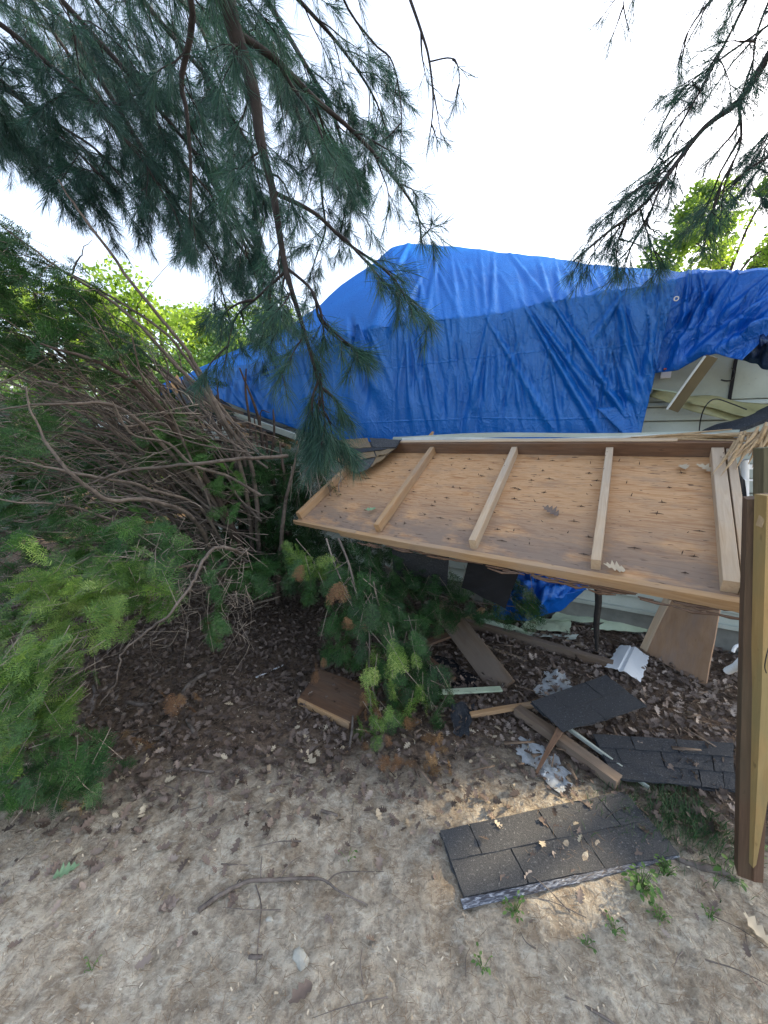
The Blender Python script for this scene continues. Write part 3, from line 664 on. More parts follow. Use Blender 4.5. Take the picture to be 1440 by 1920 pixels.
# ---------------------------------------------------------------- fence post at the right edge
post = empty('fence_post', G(1400, 1640), 'leaning gate post with a dark side and a yellow front board', 'post')
pb0 = onground(G(1389, 1640), -.03); pt0 = D(1411, 932, pb0[1] + .02)
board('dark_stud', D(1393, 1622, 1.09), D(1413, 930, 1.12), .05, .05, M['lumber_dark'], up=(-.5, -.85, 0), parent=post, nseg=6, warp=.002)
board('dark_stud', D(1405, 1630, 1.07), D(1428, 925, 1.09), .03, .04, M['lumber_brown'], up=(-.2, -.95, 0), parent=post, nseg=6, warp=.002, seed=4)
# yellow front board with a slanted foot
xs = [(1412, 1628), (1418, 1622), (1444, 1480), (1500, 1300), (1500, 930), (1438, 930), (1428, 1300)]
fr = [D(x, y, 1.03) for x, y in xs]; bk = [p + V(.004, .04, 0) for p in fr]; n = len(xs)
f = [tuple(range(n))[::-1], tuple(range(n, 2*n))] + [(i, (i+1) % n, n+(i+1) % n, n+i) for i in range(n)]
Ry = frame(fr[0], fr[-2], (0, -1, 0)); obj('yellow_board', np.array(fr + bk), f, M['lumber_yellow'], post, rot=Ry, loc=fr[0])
board('cap_splinter', D(1418, 985, 1.06), D(1440, 932, 1.05), .018, .02, M['splinter'], up=(0, -1, 0), parent=post, nseg=4, warp=.003, taper=(.3, 1))
wp = board('fence_post', D(1432, 1000, 1.30), D(1433, 838, 1.32), .06, .06, M['weathered'], up=(-.3, -.9, 0), nseg=6, warp=.002); tag(wp, 'weathered greenish post stub standing behind the leaning gate post', 'post')
board('end_grain', D(1418, 1000, 1.36), D(1418, 842, 1.38), .02, .03, M['lumber_dark'], up=(-.3, -.9, 0), parent=wp)
g = Geo(); g.tube(np.array([D(1404, 1225, 1.12), D(1380, 1250, 1.20), D(1364, 1258, 1.24)]), [.013, .013, .013], 10)
tag(g.build('conduit', M['white_pvc'], smooth=True), 'short white conduit stub poking out left of the gate post', 'pipe')
g = Geo(); g.tube(smooth_path([D(1395, 1208, 1.3), D(1380, 1212, 1.3), D(1374, 1222, 1.3)], 10), [.006], 8)
tag(g.build('conduit', M['white_pvc'], smooth=True), 'small curved white pipe above the conduit stub', 'pipe')
g = Geo(); g.tube(smooth_path([D(1441, 1215, 1.0), D(1437, 1230, .995), D(1434, 1250, 1.0), D(1437, 1262, 1.0)], 10), [.0015], 6)
tag(g.build('bent_wire', M['rubber'], post), kind=None)

# ---------------------------------------------------------------- boards, shingles and scraps on the ground
def gboard(name, a, b, w, t, mat, label, cat, za=0., zb=0., up=(0, 0, 1), **kw):
    p = onground(G(*a, za)) + V(0, 0, za); q = onground(G(*b, zb)) + V(0, 0, zb)
    o = board(name, p, q, w, t, M[mat], up=up, nseg=10, **kw); return tag(o, label, cat) if label else o
o = board('plank', D(825, 1135, 2.9), onground(G(948, 1290)) + V(0, 0, .0), .17, .035, M['grey_board'], up=(-.45, -.7, .6), nseg=10, warp=.004); tag(o, 'wide grey-brown plank leaning from the yew branch down to the leaf litter', 'plank')
gboard('plank', (868, 1172), (1148, 1258), .05, .06, 'grey_board', 'long brown two-by-four lying flat across the leaves under the frame', 'plank', .01, .01, warp=.003)
gboard('plank', (872, 1172), (905, 1150), .04, .05, 'lumber', 'short pale offcut set against the far left end of the long two-by-four', 'plank')
gboard('plank', (925, 1150), (1005, 1172), .05, .03, 'lumber_brown', 'short dark red plank beside the pale green siding scraps', 'plank', .02, .02)
gboard('plank', (890, 1205), (985, 1240), .02, .012, 'lumber_pale', 'thin pale lath lying in the leaves in front of the two-by-four', 'lath')
gboard('plank', (1000, 1182), (1150, 1232), .03, .012, 'lumber_pale', 'thin pale lath lying in the leaves behind the two-by-four', 'lath')
# plywood offcut with a batten
plo = empty('plywood_board', G(1280, 1250), 'tan plywood offcut with a side batten leaning from the ground to the foundation', 'plywood')
q = [onground(G(1322, 1290)) + V(0, 0, .02), onground(G(1200, 1225)) + V(0, 0, .02), D(1255, 1105, 2.55), D(1350, 1140, 2.25)]
slab_poly('sheet', [q[0], q[3], q[2], q[1]], .014, M['plywood_plain'], plo, sub=10, warp=.004, seed=3)
nn = nrm(np.cross(q[1]-q[0], q[3]-q[0])); nn = nn if nn[2] > 0 else -nn
board('batten', q[1] + nn*.004 + (q[0]-q[1])*.05 + (q[2]-q[1])*.05, q[2] + nn*.004 + (q[3]-q[2])*.08, .045, .02, M['lumber_pale'], up=nn, parent=plo, nseg=6, warp=.002)
# pale green siding scraps
def scrap(name, pts, mat, label, cat, t=.003, sub=10, warp=.01, z=(0, 0, 0, 0), seed=1, rag=.01, parent=None, lift=.01):
    q = [onground(G(x, y, zz)) + V(0, 0, zz + lift) for (x, y), zz in zip(pts, z)]
    o = slab_poly(name, q, t, M[mat], parent, sub=sub, warp=warp, seed=seed, edge_rag=rag)
    return tag(o, label, cat) if label else o
scrap('siding_scrap', [(975, 1180), (1068, 1188), (1072, 1158), (990, 1160)], 'green_vinyl', 'pale green siding scrap lying flat beside the dark red plank', 'siding scrap', z=(.03, .03, .05, .05), seed=2)
scrap('siding_scrap', [(1030, 1162), (1150, 1170), (1155, 1138), (1050, 1138)], 'green_vinyl', 'pale green siding strip with folded ridges behind the flat scrap', 'siding scrap', z=(.06, .06, .08, .08), seed=3)
scrap('siding_scrap', [(885, 1172), (990, 1196), (1000, 1188), (895, 1160)], 'green_vinyl', 'narrow curled pale green siding strip next to the two-by-four', 'siding scrap', z=(.04, .03, .03, .05), seed=4, warp=.015)
scrap('siding_scrap', [(1110, 1180), (1212, 1188), (1262, 1118), (1235, 1118)], 'green_vinyl', 'pale green siding length propped behind the plywood offcut', 'siding scrap', z=(.03, .04, .25, .22), seed=5, warp=.004)
scrap('siding_scrap', [(985, 1196), (1075, 1200), (1085, 1192), (1000, 1190)], 'siding', 'thin grey siding sliver in front of the flat green scrap', 'siding scrap', z=(.01, .01, .02, .02), seed=6)
# white soffit panels
def ridgeprof(S, T): return .03*np.clip(1 - np.abs(S-.42)*2.2, -.5, 1) - .02*np.exp(-((S-.42)/.03)**2)
q = [onground(G(1132, 1268)) + V(0, 0, .05), onground(G(1200, 1292)) + V(0, 0, .045), onground(G(1216, 1240)) + V(0, 0, .05), onground(G(1160, 1220)) + V(0, 0, .05)]
o = slab_poly('vinyl_panel', q, .003, M['white_pvc'], None, sub=20, warp=.003, zfun=ridgeprof, edge_rag=.006); tag(o, 'white vinyl panel with a centre groove lying arched on the leaves', 'vinyl panel')
scrap('foam_scrap', [(1000, 1305), (1078, 1305), (1062, 1268), (1025, 1262)], 'styro', 'torn white sheet fragment behind the black shingle sheet', 'scrap', seed=8, rag=.025, z=(.02,)*4)
scrap('foam_scrap', [(960, 1410), (1045, 1478), (1062, 1440), (985, 1380)], 'styro', 'crumpled torn white sheet under the edge of the broken beam', 'scrap', seed=9, rag=.035, warp=.006)
scrap('foam_scrap', [(1010, 1456), (1062, 1486), (1068, 1468), (1030, 1440)], 'styro', 'small torn white flake in the leaves at the foot of the beam', 'scrap', seed=10, rag=.02)
# black shingle sheet on top of the beam
def shingle_sheet(name, pts, mat, label, z, rows=2, cols=3, seed=1, warp=.006, t=.004, gap=.0022):
    q = [onground(G(x, y, zz)) + V(0, 0, zz + .006) for (x, y), zz in zip(pts, z)]
    e = empty(name, q[0], label, 'shingles')
    def P(s, t_): return (1-s)*(1-t_)*q[0] + s*(1-t_)*q[1] + s*t_*q[2] + (1-s)*t_*q[3]
    n = nrm(np.cross(q[1]-q[0], q[3]-q[0])); n = n if n[2] > 0 else -n; r = np.random.default_rng(seed)
    slab_poly('base_layer', [p - n*.002 for p in q], t, M[mat], e, sub=12, warp=warp, seed=seed, edge_rag=.006)
    L = np.linalg.norm(q[1]-q[0]); gs = gap/L
    for j in range(rows):
        offs = 0 if j % 2 == 0 else .5/cols; cuts = [0] + [c for c in ((np.arange(cols)+1)/cols - offs + r.normal(0, .035, cols)) if .06 < c < .95] + [1]
        for a, b in zip(cuts[:-1], cuts[1:]):
            t0, t1 = j/rows, (j+1)/rows; lift = .002 + .003*(j) + r.uniform(0, .002)
            s = seed
            def zf(S, T, a=a, b=b, t0=t0, t1=t1): return 0*S
            quad = [P(a+gs, t0) + n*(lift+.002), P(b-gs, t0) + n*(lift+.002), P(b-gs, min(1, t1+.02)) + n*lift, P(a+gs, min(1, t1+.02)) + n*lift]
            slab_poly('shingle_tab', quad, .004, M[mat] if r.random() < .75 else M[mat], e, sub=5, warp=.001, seed=int(r.integers(99)), edge_rag=.0015)
    return e
shingle_sheet('shingle_sheet', [(1055, 1372), (1212, 1330), (1135, 1274), (995, 1318)], 'shingle', 'black square shingle sheet resting tilted on top of the broken beam', (.10, .09, .10, .12), rows=2, cols=2, seed=4)
shingle_sheet('shingle_sheet', [(1150, 1462), (1378, 1488), (1372, 1405), (1110, 1378)], 'shingle', 'dusty black shingle run lying flat on the ground left of the gate post', (.035, .03, .035, .035), rows=3, cols=3, seed=6, warp=.008)
big = shingle_sheet('shingle_sheet', [(868, 1682), (1275, 1605), (1170, 1488), (824, 1555)], 'shingle_slate', 'large grey shingle slab with a silvered front edge on the bare dirt', (.012, .012, .012, .012), rows=2, cols=3, seed=15, warp=.003)
pa, pb_ = onground(G(866, 1700)) + V(0, 0, .012), onground(G(1270, 1608)) + V(0, 0, .012)
board('seal_strip', pa, pb_, .026, .007, M['foil'], parent=big, nseg=24, warp=.006, seed=3, taper=(1.15, .5))
o = scrap('shingle_piece', [(850, 1378), (880, 1385), (888, 1318), (845, 1322)], 'shingle', 'small black shingle piece behind the hanging yew branch', 'shingle', z=(.02, .02, .03, .03))
# broken beam with a metal drip edge
bm = empty('broken_beam', G(1070, 1410), 'weathered broken two-by-four beam with a grey metal edge, lying under the black shingle sheet', 'beam')
board('timber', onground(G(968, 1345)) + V(0, 0, .03), onground(G(1158, 1478)) + V(0, 0, .01), .06, .045, M['grey_board'], parent=bm, nseg=10, warp=.003)
board('metal_edge', onground(G(1000, 1340)) + V(0, 0, .06), onground(G(1216, 1486)) + V(0, 0, .012), .018, .02, M['siding'], parent=bm, nseg=10, warp=.003, taper=(1.2, .3))
o = board('stake', onground(G(1004, 1455)) + V(0, 0, .01), D(1052, 1366, 1.72), .035, .018, M['lumber_brown'], up=(-.3, -.6, .8), nseg=5, warp=.002, taper=(.35, 1)); tag(o, 'pointed red-brown wood stake leaning against the broken beam', 'stake')
gboard('plank', (882, 1345), (998, 1324), .03, .025, 'lumber', 'short tan lath just left of the black shingle sheet', 'lath', .02, .05, warp=.002)
gboard('plank', (820, 1298), (940, 1290), .045, .012, 'green_vinyl', 'grey-green board passing behind the foot of the leaning plank', 'plank', .03, .04)
gboard('plank', (780, 1215), (870, 1180), .07, .02, 'lumber_brown', 'dark brown plank under the hanging yew branch, pointing to the back', 'plank', .03, .08)
gboard('plank', (780, 1218), (850, 1275), .05, .02, 'lumber_brown', 'dark brown plank crossing below another, behind the yew branch', 'plank', .02, .02)
scrap('roofing_felt', [(790, 1300), (900, 1300), (880, 1240), (780, 1235)], 'black', 'torn black roofing felt on the ground between the yew branch and the leaning plank', 'roofing felt', warp=.02, rag=.03)
scrap('wood_scrap', [(725, 1330), (765, 1340), (770, 1300), (735, 1295)], 'lumber_brown', 'reddish splintered wood scrap half hidden behind the yew branch', 'wood scrap', t=.02, z=(.03,)*4, warp=.004)
# board with a thick front edge, left of the branch
bq = [onground(G(560, 1322)) + V(0, 0, .045), onground(G(655, 1362)) + V(0, 0, .045), onground(G(700, 1300)) + V(0, 0, .045), onground(G(600, 1262)) + V(0, 0, .045)]
bd = empty('door_board', bq[0], 'thick reddish-brown board lying on the leaves left of the hanging yew branch', 'board')
slab_poly('face', bq, .012, M['lumber_brown'], bd, sub=6, warp=.001)
board('edge_strip', bq[0] - V(0, 0, .038), bq[1] - V(0, 0, .038), .018, .04, M['lumber'], parent=bd, nseg=4)
board('side_strip', bq[1] - V(0, 0, .038), bq[2] - V(0, 0, .038), .018, .038, M['lumber_brown'], parent=bd, nseg=4)
gboard('plastic_strip', (480, 1272), (532, 1246), .012, .004, 'white_pvc', 'thin bluish-white plastic strip on the dark leaves', 'plastic strip', .01, .01)
gboard('wood_chip', (505, 1452), (503, 1412), .018, .005, 'lumber_pale', 'flat pale wood chip lying on the leaf litter', 'wood chip')

# broken house corner behind the yew: torn roof layers at the left end of the tarp
bc = empty('broken_roof_corner', WP(450, 800, .4), 'broken roof corner with torn shingles and orange laths left of the tarp', 'roof corner')
board('lath', WP(430, 815, .55), WP(545, 838, .5), .05, .02, M['lumber'], up=WN, parent=bc, nseg=4, warp=.004)
board('lath', WP(448, 792, .5), WP(560, 828, .45), .04, .02, M['lumber'], up=WN, parent=bc, nseg=4, warp=.004, seed=2)
slab_poly('shingle_layer', [WP(435, 790, .62), WP(560, 825, .55), WP(545, 803, .3), WP(420, 762, .3)], .015, M['shingle_slate'], bc, sub=8, warp=.012, edge_rag=.02)
slab_poly('shingle_layer', [WP(330, 745, .75), WP(445, 830, .7), WP(440, 765, .4), WP(345, 705, .4)], .015, M['shingle'], bc, sub=8, warp=.015, edge_rag=.02, seed=3)
slab_poly('gutter_piece', [WP(400, 800, .75), WP(470, 850, .7), WP(475, 835, .6), WP(410, 780, .65)], .004, M['siding'], bc, sub=6, warp=.008)
slab_poly('decking', [WP(318, 720, .5), WP(340, 760, .5), WP(352, 735, .4), WP(332, 702, .4)], .015, M['lumber'], bc, sub=4, warp=.004)
slab_poly('gutter_piece', [WP(180, 800, 1.0), WP(235, 800, .9), WP(240, 778, .8), WP(200, 778, .9)], .004, M['white_metal'], bc, sub=6, warp=.008)
rw = np.random.default_rng(21)
for k in range(16):
    x0 = rw.uniform(330, 470); y0 = np.interp(x0, [330, 470], [745, 815]) + rw.uniform(-25, 35); L = rw.uniform(50, 110); sl = rw.uniform(.15, .6)
    nm, mt = [('lath', 'lumber'), ('lath', 'lumber_brown'), ('batten', 'grey_board'), ('trim_strip', 'siding'), ('lath', 'lumber_dark')][k % 5]
    board(nm, WP(x0, y0, rw.uniform(.45, .8)), WP(x0 + L, y0 + L*sl, rw.uniform(.4, .75)), rw.uniform(.02, .06), rw.uniform(.008, .025), M[mt], up=WN + rw.normal(0, .5, 3), parent=bc, nseg=4, warp=.003, seed=k)
for k in range(5):
    x0 = rw.uniform(350, 470); y0 = np.interp(x0, [330, 470], [760, 820]) + rw.uniform(-20, 30)
    slab_poly('shingle_layer', [WP(x0, y0, .7), WP(x0 + 70, y0 + 30, .65), WP(x0 + 60, y0 + 12, .5), WP(x0 - 8, y0 - 20, .5)], .008, M['shingle' if k % 2 else 'shingle_slate'], bc, sub=5, warp=.012, edge_rag=.015, seed=k)
# ---------------------------------------------------------------- leaf protos
def oak_leaf(seed, lobes=4):
    r = np.random.default_rng(seed); ys = np.linspace(0, 1, lobes*2+2); L = []
    for i, y in enumerate(ys):
        w = .34*math.sin(math.pi*min(.95, y*.85+.12)) * (1.15 if i % 2 else .42); L.append((w*r.uniform(.8, 1.15), y + (.05 if i % 2 else 0)))
    n = len(L); left = [(-a, b) for a, b in L]; mid = [(0, y) for y in ys]
    P = np.array([(x, y, 0) for x, y in left + mid + L]); curl = r.uniform(.2, .9); c2 = r.uniform(-.5, .6)
    P[:, 2] = curl*np.abs(P[:, 0])**1.3*.8 + c2*(P[:, 1]-.5)**2 + r.normal(0, .02, len(P)); P[:, 1] -= .5
    f = []
    for i in range(n-1): f += [(i, n+i, n+i+1, i+1), (n+i, 2*n+i, 2*n+i+1, n+i+1)]
    return P, np.array(f)
LEAF = [oak_leaf(s, 3 + s % 2) for s in range(6)]
def rotz(a):
    c, s = np.cos(a), np.sin(a); m = np.zeros((len(a), 3, 3)); m[:, 0, 0] = c; m[:, 0, 1] = -s; m[:, 1, 0] = s; m[:, 1, 1] = c; m[:, 2, 2] = 1; return m
def rotx(a):
    c, s = np.cos(a), np.sin(a); m = np.zeros((len(a), 3, 3)); m[:, 1, 1] = c; m[:, 1, 2] = -s; m[:, 2, 1] = s; m[:, 2, 2] = c; m[:, 0, 0] = 1; return m
def roty(a):
    c, s = np.cos(a), np.sin(a); m = np.zeros((len(a), 3, 3)); m[:, 0, 0] = c; m[:, 0, 2] = s; m[:, 2, 0] = -s; m[:, 2, 2] = c; m[:, 1, 1] = 1; return m
def rnd_rot(n, tilt): return rotz(rng.uniform(0, 6.28, n)) @ rotx(rng.normal(0, tilt, n)) @ roty(rng.normal(0, tilt, n))
def scatter(name, N, xr, yr, mat, protos, size, tilt, dens, zr=(0, .02), label=None, tintf=None):
    g = Geo(); x = rng.uniform(*xr, N); y = rng.uniform(*yr, N); k = rng.random(N) < dens(x, y); x, y = x[k], y[k]
    px, py = proj(np.stack([x, y, 0*x], -1)); k = (px > -150) & (px < 1600) & (py < 2100); x, y = x[k], y[k]; n = len(x)
    s = rng.uniform(*size, n); Mx = rnd_rot(n, tilt)*s[:, None, None]; P = np.stack([x, y, gh(x, y) + rng.uniform(*zr, n)], -1)
    tt = rng.random(n) if tintf is None else tintf(x, y, n); which = rng.integers(0, len(protos), n)
    for i, (pv, pf) in enumerate(protos):
        m = which == i
        if m.any(): v, f, t = inst(pv, pf, Mx[m], P[m], tt[m]); g.add(v, f, t)
    o = g.build(name, M[mat], loc=(0, 0, 0)); tag(o, label, None, None, 'stuff'); print(name, n); return o
lm = litter_mask
o = scatter('leaf_litter', 52000, (-4.5, 4.5), (1.2, 5.5), 'litter', LEAF, (.018, .056), .5, lambda x, y: np.clip(lm(x, y)*1.1-.1, 0, 1)*np.clip(1.3-.12*y, .3, 1), (.004, .04), tintf=lambda x, y, n: np.clip(rng.random(n)*(.75 + .35*np.clip((x-.4)/.6, 0, 1)*np.clip((y-1.5)/.4, 0, 1)) + .18*np.clip((x-.4)/.6, 0, 1)*np.clip((y-1.5)/.4, 0, 1), 0, 1))
scatter('fallen_leaves', 1500, (-2, 2.4), (.8, 1.8), 'litter', LEAF, (.02, .055), .3, lambda x, y: .05 + .7*lm(x, y+.3), (.004, .012), tintf=lambda x, y, n: rng.uniform(.45, 1, n))
NEED = [(np.array([[0, -.012, 0], [.5, -.018+b, .02], [1, 0, 0], [.5, .018+b, .02], [0, .012, 0]]) - np.array([.5, 0, 0]), np.array([[0, 1, 3, 4], [1, 2, 2, 3]])) for b in (.0, .08, -.06)]
NEED = [(np.array([[-.5, -.014, 0], [0, -.014+b, .03], [.5, 0, 0], [.5, .006, 0], [0, .014+b, .03], [-.5, .014, 0]]), np.array([[0, 1, 4, 5], [1, 2, 3, 4]])) for b in (.0, .04, -.03)]
scatter('pine_straw', 42000, (-2.6, 2.6), (.55, 2.6), 'straw', NEED, (.014, .048), .12, lambda x, y: .12 + .75*np.exp(-((lm(x, y)-.45)/.5)**2), (.002, .012))
CH = [(np.array([[-.5, -.2, 0], [.5, -.15, .1], [.45, .2, .12], [-.5, .2, .05]]), np.array([[0, 1, 2, 3]]))]
scatter('wood_chips', 7000, (-2.4, 2.4), (.55, 2.3), 'chips', CH, (.004, .014), .4, lambda x, y: .6 + 0*x, (.003, .008))
scatter('dry_leaves', 150, (-1.6, .9), (1.1, 2.0), 'pale_leaf', LEAF, (.018, .05), .35, lambda x, y: .35 + .5*np.exp(-((lm(x, y)-.5)/.3)**2), (.006, .02))
gs_ = Geo()
for k in range(110):     # splinters and small wood bits strewn through the debris
    x, y = rng.uniform(.1, 2.2), rng.uniform(1.5, 3.1)
    if x > .95*y + .05: continue
    a = rng.normal(-.5, .7); L = rng.uniform(.03, .16); p = onground(V(x, y, 0), rng.uniform(.02, .05)); d = V(math.cos(a), math.sin(a), rng.normal(0, .12))
    w_ = rng.uniform(.003, .012); t_ = .003; sd = nrm(np.cross(d, V(0, 0, 1)))*w_; up_ = V(0, 0, t_)
    q = np.array([p-sd, p+sd, p+d*L+sd*.3, p+d*L-sd*.5]); q = np.concatenate([q, q+up_])
    gs_.add(q, np.array([[3, 2, 1, 0], [4, 5, 6, 7], [0, 1, 5, 4], [1, 2, 6, 5], [2, 3, 7, 6], [3, 0, 4, 7]]), rng.random())
tag(gs_.build('wood_splinters', M['grey_board'], loc=(0, 0, 0)), kind='stuff')
# fibrous twigs in the litter
g = Geo()
for k in range(420):
    x, y = rng.uniform(-2.6, 2.6), rng.uniform(.7, 3.6)
    if rng.random() > .25 + .75*lm(np.array([x]), np.array([y]))[0]: continue
    a = rng.uniform(0, 6.28); L = rng.uniform(.04, .22); p = onground(V(x, y, 0), .008); d = V(math.cos(a), math.sin(a), 0)
    g.tube(smooth_path([p, p + d*L*.5 + V(rng.normal(0, .008), rng.normal(0, .008), rng.uniform(0, .015)), p + d*L], 6), [rng.uniform(.001, .003), .0008], 5, rng.random())
tag(g.build('twigs', M['stick'], loc=(0, 0, 0)), kind='stuff')

# single leaves, sticks and stones one can point at
def one_leaf(pos, size, mat, label, k=0, up=None, ang=0., tilt=.2):
    pv, pf = LEAF[k]; Rl = (rotz(np.array([ang])) @ rotx(np.array([tilt])))[0]
    if up is not None:
        z = nrm(up); x = nrm(np.cross(V(0, 1, 0), z)); Rl = np.column_stack([x, np.cross(z, x), z]) @ Rl
    o = obj('fallen_leaf', pv @ Rl.T*size + pos, pf, M[mat], loc=pos, tint=np.full(len(pv), .6)); return tag(o, label, 'leaf')
one_leaf(QP(1032, 958, .02), .09, 'litter', 'curled brown leaf in the middle bay of the plywood', 1, EZ, .6, .4)
one_leaf(QP(695, 955, .02), .07, 'green_leaf', 'small grey-green leaf on the plywood near its left end', 2, EZ, 1.6)
one_leaf(QP(1152, 1064, .025), .09, 'pale_leaf', 'pale crumpled leaf resting against the front rim board of the plywood', 3, EZ, 1.2, .5)
one_leaf(QP(1282, 876, .02), .08, 'pale_leaf', 'grey dry leaf on the plywood, left of the pair near the last rafter', 4, EZ, 2.6, .3)
one_leaf(QP(1325, 878, .02), .09, 'pale_leaf', 'grey dry leaf on the plywood touching the last rafter', 5, EZ, .4, .3)
one_leaf(onground(G(577, 1425), .015), .10, 'pale_leaf', 'pale lobed oak leaf on the ground in front of the reddish-brown board', 0, None, 1.0, .15)
one_leaf(onground(G(125, 1638), .006), .075, 'green_leaf', 'flat grey-green leaf on the bare dirt at the lower left', 1, None, -1.0, .05)
one_leaf(onground(G(1418, 1752), .02), .08, 'pale_leaf', 'pale oak leaf at the bottom right corner of the dirt', 0, None, .5, .3)
one_leaf(onground(G(270, 1520), .012), .04, 'pale_leaf', 'small pale leaf curl on the dirt near the yew foliage', 2, None, .5, .5)
one_leaf(onground(G(430, 1330), .02), .05, 'pale_leaf', 'pale leaf curl on dark litter right of the bent log', 3, None, 2.0, .4)
one_leaf(onground(G(565, 1875), .012), .07, 'litter', 'half-buried brown oak leaf near the bottom edge of the dirt', 4, None, 2.2, .1)
def stick(pts, r, label, mat='stick', forks=(), name='fallen_stick', cat='stick'):
    e = empty(name, onground(G(*pts[0][:2])), label, cat)
    P = [onground(G(p[0], p[1])) + V(0, 0, (p[2] if len(p) > 2 else 0) + r[0]*.8) for p in pts]; g = Geo()
    n = len(P)*5; pth = smooth_path(P, n); pth += rng.normal(0, r[0]*.08, pth.shape); g.tube(pth, r, 8); g.build('stem', M[mat], e, smooth=True)
    for fk in forks:
        g = Geo(); g.tube(smooth_path([onground(G(p[0], p[1])) + V(0, 0, (p[2] if len(p) > 2 else 0) + .004) for p in fk], 12), [r[0]*.35, r[0]*.12], 6); g.build('side_twig', M[mat], e, smooth=True)
stick([(372, 1708), (420, 1680, .01), (470, 1660, .012), (530, 1657, .01), (600, 1655, .01), (640, 1680, .008), (690, 1700)], [.009, .007, .006, .004, .002], 'long forked grey stick curving across the bare dirt', forks=[[(455, 1662), (450, 1655, .01), (440, 1668)], [(490, 1658), (490, 1640, .02), (492, 1615, .02)], [(520, 1655), (545, 1625, .012), (570, 1605)], [(480, 1662), (490, 1700), (485, 1760), (480, 1850)], [(610, 1658), (640, 1640, .01), (720, 1632)]])
stick([(335, 1330), (352, 1298, .02), (385, 1275, .02), (412, 1262)], [.013, .015, .013, .010], 'thick bent grey log lying on the dark leaf litter')
stick([(238, 1318), (262, 1324), (295, 1322)], [.014, .013, .009], 'short dark log left of the bent log')
stick([(312, 1448), (350, 1444), (402, 1450)], [.007, .008, .006], 'straight short stick on the litter edge')
stick([(352, 1355), (362, 1375), (372, 1392)], [.011, .011, .008], 'stubby grey stick below the bent log')
stick([(207, 1375), (260, 1370), (290, 1362), (318, 1378, .02), (320, 1395), (308, 1415)], [.003, .004, .003], 'thin hooked twig arching beside the stubby stick')
stick([(170, 1345), (180, 1310), (176, 1290)], [.006, .012, .010], 'twisted dark root left of the logs')
stick([(602, 1522), (620, 1526), (634, 1530)], [.006, .007, .005], 'tiny grey stick on the dirt below the pale oak leaf')
stick([(466, 1797), (478, 1798), (492, 1798)], [.006, .006, .005], 'tiny dark stick piece left of the pale stone')
stick([(496, 1525), (508, 1540), (514, 1547)], [.005, .006, .004], 'tiny brown stick left of the grey one')
stick([(1060, 1865), (1110, 1890), (1165, 1925)], [.002, .004, .003], 'thin stick at the bottom edge, right of the middle')
stick([(415, 1622), (440, 1624), (465, 1625)], [.003, .003, .002], 'thin straight twig above the long forked stick')
stick([(655, 1400), (660, 1375, .03), (662, 1352, .05)], [.007, .007, .006], 'short grey stick leaning beside the end of the reddish board')
stick([(1268, 1612), (1310, 1625), (1350, 1632), (1385, 1650)], [.008, .014, .012, .008], 'rotten root-like log between the silvered slab edge and the gate post')
def stone(px, py, s, label, seed):
    r = np.random.default_rng(seed); n = 10; v = []; p = onground(G(px, py))
    for i in range(5):
        ph = i/4*math.pi/2*1.0
        for j in range(n):
            a = j/n*6.283; rr_ = s*math.cos(ph)*(1 + .3*math.sin(a*2+seed) + r.normal(0, .09)); v.append(p + V(rr_*math.cos(a), rr_*1.1*math.sin(a), s*.7*math.sin(ph) - s*.15))
    f = [(i*n+j, i*n+(j+1) % n, (i+1)*n+(j+1) % n, (i+1)*n+j) for i in range(4) for j in range(n)]
    tag(obj('stone', v, f, M['stone'], loc=p), label, 'stone')
stone(563, 1802, .026, 'pale angular stone on the bare dirt below the forked stick', 3)
stone(268, 1512, .012, 'small white pebble by the yew foliage edge', 5)
stone(505, 1725, .010, 'tiny pale pebble just under the forked stick', 8)

# ---------------------------------------------------------------- weeds and grass
def weed(px, py, n, size, label, hgt=.04):
    p = onground(G(px, py)); e = empty('weed', p, label, 'weed', None); g = Geo(); gs = Geo()
    for k in range(n):
        a = rng.uniform(0, 6.28); d = V(math.cos(a), math.sin(a), 0); h = rng.uniform(.3, 1)*hgt; rad = rng.uniform(.1, .6)*size*3
        c = p + d*rad + V(0, 0, h); gs.tube(smooth_path([p + d*rad*.3, p + d*rad*.7 + V(0, 0, h*.7), c], 4), [.001, .0008], 4)
        pv = np.array([[0, 0, 0], [-.3, .35, .05], [0, .4, 0], [.3, .35, .05], [-.22, .75, .02], [0, .8, -.03], [.22, .75, .02], [0, 1.05, -.1]]); pf = np.array([[0, 2, 1, 1], [0, 3, 2, 2]])
        pf = np.array([[0, 2, 5, 1], [0, 3, 5, 2], [1, 5, 7, 4], [5, 3, 6, 7]]); Rr = (rotz(np.array([a - 1.57 + rng.normal(0, .5)])) @ rotx(np.array([rng.normal(-.1, .35)])))[0]
        g.add(pv @ Rr.T*size*.75*rng.uniform(.5, 1.2) + c, pf, rng.random())
    gs.build('stem', M['weed'], e); g.build('leaves', M['weed'], e)
weed(652, 1608, 5, .020, 'two-leaved light green seedling above the forked stick')
weed(905, 1812, 14, .018, 'small green seedling on the dirt at the bottom centre')
weed(965, 1712, 22, .022, 'green weed tucked under the left end of the silvered edge')
weed(1200, 1668, 60, .028, 'largest bright green weed clump in front of the silvered slab', .07)
weed(1245, 1640, 40, .018, 'feathery green weed at the right end of the slab', .06)
weed(1150, 1745, 14, .020, 'low green weed below the largest clump, leftmost')
weed(1235, 1725, 20, .018, 'low green weed below the largest clump, rightmost')
weed(1355, 1640, 12, .035, 'broad-leaved green plant at the foot of the gate post', .05)
weed(1100, 1770, 10, .014, 'faint tiny seedling on the dirt below the weed clumps')
weed(1330, 1720, 14, .014, 'sparse tiny seedlings in the dirt below the gate post')
weed(170, 1812, 8, .014, 'faint seedling on the dirt at the lower left')
